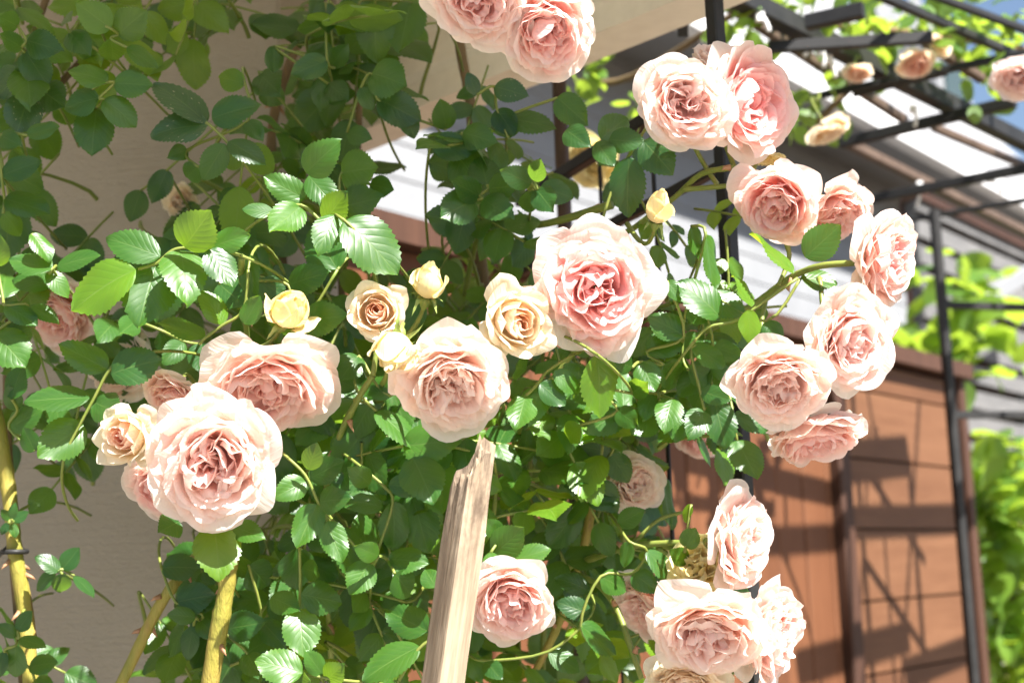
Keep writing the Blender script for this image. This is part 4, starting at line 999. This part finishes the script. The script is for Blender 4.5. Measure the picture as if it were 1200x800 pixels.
BL('full', 203, 470, 84, 1.03, (-.1, -.72, .62), 'small blush bloom tucked behind the lower left cluster, nodding', (260, 520, 1.12), 13, roll=0, pink=.55, guards=3)
BL('half', 141, 513, 84, .98, (-.42, -.12, .90), 'half open cream rose with pink core at far left of cluster', (230, 540, 1.08), 14, 'cream', roll=30, pink=.5)
BL('full', 192, 575, 96, 1.04, (-.25, -.45, .85), 'deeper pink bloom mostly hidden beneath the fullest left bloom', (260, 570, 1.12), 15, roll=10, pink=.7, guards=4)
BL('full', 530, 452, 142, .98, (.22, -.62, .75), 'pale blush bloom just above the wooden stake tip', (440, 470, 1.06), 16, roll=40, pink=.24, guards=5, cup=.2, messy=1.2)
BL('half', 610, 378, 98, .99, (.40, -.10, .90), 'half open cream rose touching the big pink bloom on its left', (560, 450, 1.1), 17, 'cream', roll=140, pink=.30)
BL('full', 702, 338, 154, 1.00, (.06, -.06, .99), 'big flat ruffled pink bloom in the centre, facing straight out', (672, 414, 1.06), 18, roll=10, pink=.72, guards=5, messy=1.4, N=58)
BL('half', 441, 364, 76, 1.00, (.02, .08, .99), 'small opening cream rose with orange pink core, left of the central buds', (437, 440, 1.03), 19, 'cream', roll=80, pink=.32, guards=3)
BL('bud', 461, 413, 54, .96, (-.15, -.60, .6), 'pale yellow green bud below the small opening rose', (448, 450, 1.04), 20, 'bud', fat=.66)
BL('bud', 503, 326, 50, 1.01, (.18, .80, .35), 'yellow bud pointing up on its own green stalk, right of the opening rose', (470, 400, 1.03), 21, 'bud', fat=.60)
BL('bud', 342, 361, 54, 1.00, (.40, .55, .6), 'loosening pale yellow bud sitting above the large left bloom', (285, 400, 1.08), 22, 'bud', fat=.70, loose=.35)
BL('bud', 772, 243, 40, 1.02, (.10, .70, .5), 'small golden bud alone against the pale wall above the central bloom', (735, 262, 1.10), 23, 'bud', fat=.58)
BL('full', 803, 122, 120, 1.02, (.10, -.20, .97), 'peachy bloom at upper right with one white petal standing behind', (840, 215, 1.10), 24, roll=50, pink=.40, guards=5, cup=1.0, guard_drop=.2)
BL('full', 890, 120, 150, 1.05, (.66, -.02, .74), 'pink cupped bloom beside the peachy upper right one, turned right', (862, 200, 1.10), 25, roll=15, pink=.95, guards=5, cup=1.8, N=50)
BL('full', 910, 242, 108, 1.05, (-.35, -.55, .75), 'salmon pink bloom on the arching spray, nodding left', (915, 275, 1.09), 26, roll=100, pink=.72, guards=3)
BL('full', 982, 252, 104, 1.08, (.40, -.66, .45), 'peach pink bloom nodding between the salmon one and the ruffled one', (930, 285, 1.08), 27, roll=60, pink=.55, guards=4)
BL('full', 1046, 306, 128, 1.03, (.78, -.10, .62), 'ruffled pink bloom at the right end of the arching stem', (1003, 308, 1.04), 28, roll=20, pink=.48, guards=4, messy=1.3)
BL('full', 1004, 402, 124, 1.00, (.38, -.25, .90), 'cupped blush bloom with cream back petals, under the rightmost ruffled one', (960, 325, 1.06), 29, roll=200, pink=.40, guards=6, cup=1.2, guard_drop=.1)
BL('full', 914, 452, 122, .98, (.02, -.58, .82), 'peach tinted open bloom hanging lowest left of the right spray', (894, 402, 1.06), 30, roll=80, pink=.32, guards=5, cup=.5)
BL('full', 956, 516, 118, 1.04, (.25, -.86, .42), 'pink bloom nodding lowest under the right spray, before the fence', (935, 420, 1.08), 31, roll=33, pink=.58, guards=4)
BL('full', 876, 634, 134, 1.00, (.80, .02, .58), 'white edged ruffled bloom turned right, top of the lower right cluster', (838, 642, 1.06), 32, roll=120, pink=.34, guards=4, messy=1.2)
BL('full', 830, 748, 144, .97, (-.10, -.50, .86), 'pale full bloom facing down in the lower right cluster', (820, 690, 1.06), 33, roll=160, pink=.26, guards=5)
BL('full', 908, 744, 126, 1.01, (.78, -.22, .58), 'blush bloom low on the right, seen from its side below the white edged one', (850, 700, 1.07), 34, roll=70, pink=.40, guards=4)
BL('full', 600, 709, 118, 1.00, (.22, -.45, .86), 'pink bloom half behind the wooden stake at the bottom', (590, 640, 1.10), 35, roll=210, pink=.48, guards=5)
BL('full', 816, 660, 92, 1.06, (-.45, .42, .70), 'yellow green tinged old bloom behind the lower right cluster, left of the white edged one', (770, 640, 1.09), 36, 'bud', roll=0, pink=.2, guards=5, N=40, messy=1.6)
BL('full', 756, 716, 100, 1.12, (-.60, -.45, .50), 'blurred peach bloom in shade left of the lower right cluster', (738, 690, 1.12), 37, 'petal', roll=0, pink=.35, guards=5)
BL('full', 822, 514, 66, 1.30, (.1, -.65, .7), 'blurred pink bloom low behind the right leaves', (800, 480, 1.30), 38, roll=0, pink=.65, guards=4)
BL('full', 746, 566, 80, 1.12, (.35, .1, .8), 'blurred white bloom behind leaves just right of the brown post', (720, 620, 1.28), 39, roll=0, pink=.15, guards=4)
BL('full', 562, -2, 128, .98, (.05, -.45, .88), 'peach pink bloom cut by the top edge, left of its deeper neighbour', (560, -40, 1.2), 40, roll=45, pink=.50, guards=4)
BL('full', 642, 36, 124, 1.00, (.20, -.62, .75), 'soft pink bloom hanging before the cream roof edge at the top', (600, -30, 1.2), 41, roll=95, pink=.58, guards=4)
BL('full', 802, 806, 96, 1.00, (-.3, -.2, .85), 'cream bloom cut by the bottom edge under the pale full bloom', (800, 770, 1.08), 42, 'cream', roll=0, pink=.2, guards=5)
BL('full', 66, 374, 104, 1.22, (-.2, -.50, .8), 'blurred pink bloom behind leaves at the left edge', (100, 420, 1.27), 43, roll=0, pink=.55, guards=4)
BL('full', 138, 428, 92, 1.20, (-.3, .1, .8), 'blurred pale peach bloom behind leaves between wall and left cluster', (140, 480, 1.25), 44, roll=0, pink=.2, guards=4)
BL('full', 212, 236, 44, 1.36, (-.1, -.1, .9), 'tiny cream bloom deep in the shaded upper left leaves', (230, 270, 1.4), 45, 'cream', roll=0, pink=.3, guards=3)
BL('full', 972, 156, 44 * 1.2, 2.0, (.3, -.7, .3), 'blurred cream rose hanging from the pergola beside the upper right pair', (960, 110, 2.2), 46, 'cream', roll=0, pink=.2, guards=4)
BL('full', 1196, 92, 62, 1.7, (-.2, -.3, .9), 'blurred pale pink rose cut by the right edge high up', (1215, 60, 1.9), 47, roll=0, pink=.4, guards=4)
BL('full', 1102, 52, 34, 2.2, (.2, .5, .6), 'small blurred peach rose on top of the pergola, nearest the gable', (1110, 80, 2.3), 48, 'cream', roll=0, pink=.4, guards=3)
BL('full', 1074, 76, 46, 2.2, (.0, -.7, .5), 'orange tinged withered rose under the pergola top', (1070, 45, 2.3), 49, 'cream', roll=0, pink=.7, guards=3)
BL('full', 1005, 88, 34, 2.2, (.0, -.7, .5), 'small blurred peach rose left of the orange tinged one on the pergola', (1010, 60, 2.3), 50, 'cream', roll=0, pink=.5, guards=3)
BL('full', 690, 190, 66, 1.7, (-.4, -.3, .6), 'blurred cream rose against the white wall behind the dark leaves', (720, 230, 1.7), 51, 'bud', roll=0, pink=.3, guards=4)
BL('full', 893, 186, 52, 1.10, (-.1, -.8, -.2), 'creamy yellow back of a rose below the pink cupped bloom', (876, 215, 1.08), 52, 'bud', roll=0, pink=.3, guards=5)
BL('full', 840, 66, 56, 1.10, (.1, .6, .5), 'white backed rose peeping above between the upper right pair', (862, 120, 1.15), 53, roll=0, pink=.1, guards=5)

# ---------------------------------------------------------------- light, air, camera
w = bpy.data.worlds.new('World'); SC.world = w; w.use_nodes = True; nt = w.node_tree
sk = nt.nodes.new('ShaderNodeTexSky'); sk.sky_type = 'NISHITA'; sk.sun_disc = False; sk.sun_elevation = SUN_EL; sk.sun_rotation = SUN_AZ; sk.altitude = 50; sk.air_density = 1.0; sk.dust_density = 1.5
nt.links.new(sk.outputs[0], nt.nodes['Background'].inputs[0]); nt.nodes['Background'].inputs[1].default_value = .05
sl = bpy.data.lights.new('sun', 'SUN'); sl.energy = 5.0; sl.angle = rad(.55); sl.color = (1, .965, .92)
so = bpy.data.objects.new('sun', sl); COL.objects.link(so); so.location = (3, 1, 4); so.rotation_euler = TOSUN.to_track_quat('Z', 'Y').to_euler()
cam = bpy.data.cameras.new('camera'); cam.lens = 50; cam.sensor_width = 36; cam.clip_end = 1000; cam.clip_start = .05
cam.dof.use_dof = True; cam.dof.focus_distance = .985; cam.dof.aperture_fstop = 7.1; cam.dof.aperture_blades = 7
co = bpy.data.objects.new('camera', cam); COL.objects.link(co)
co.matrix_world = Matrix.Translation(CAM) @ Matrix((RT, UP, -FW)).transposed().to_4x4()
SC.camera = co
SC.view_settings.view_transform = 'Standard'; SC.view_settings.look = 'None'; SC.view_settings.exposure = 1.9; SC.view_settings.gamma = 1
SC.cycles.use_denoising = True; SC.cycles.max_bounces = 14; SC.cycles.diffuse_bounces = 12; SC.cycles.transmission_bounces = 10; SC.cycles.glossy_bounces = 3
SC.cycles.use_adaptive_sampling = True; SC.cycles.adaptive_threshold = .02
SC.cycles.sample_clamp_indirect = 8; SC.cycles.caustics_reflective = False; SC.cycles.caustics_refractive = False
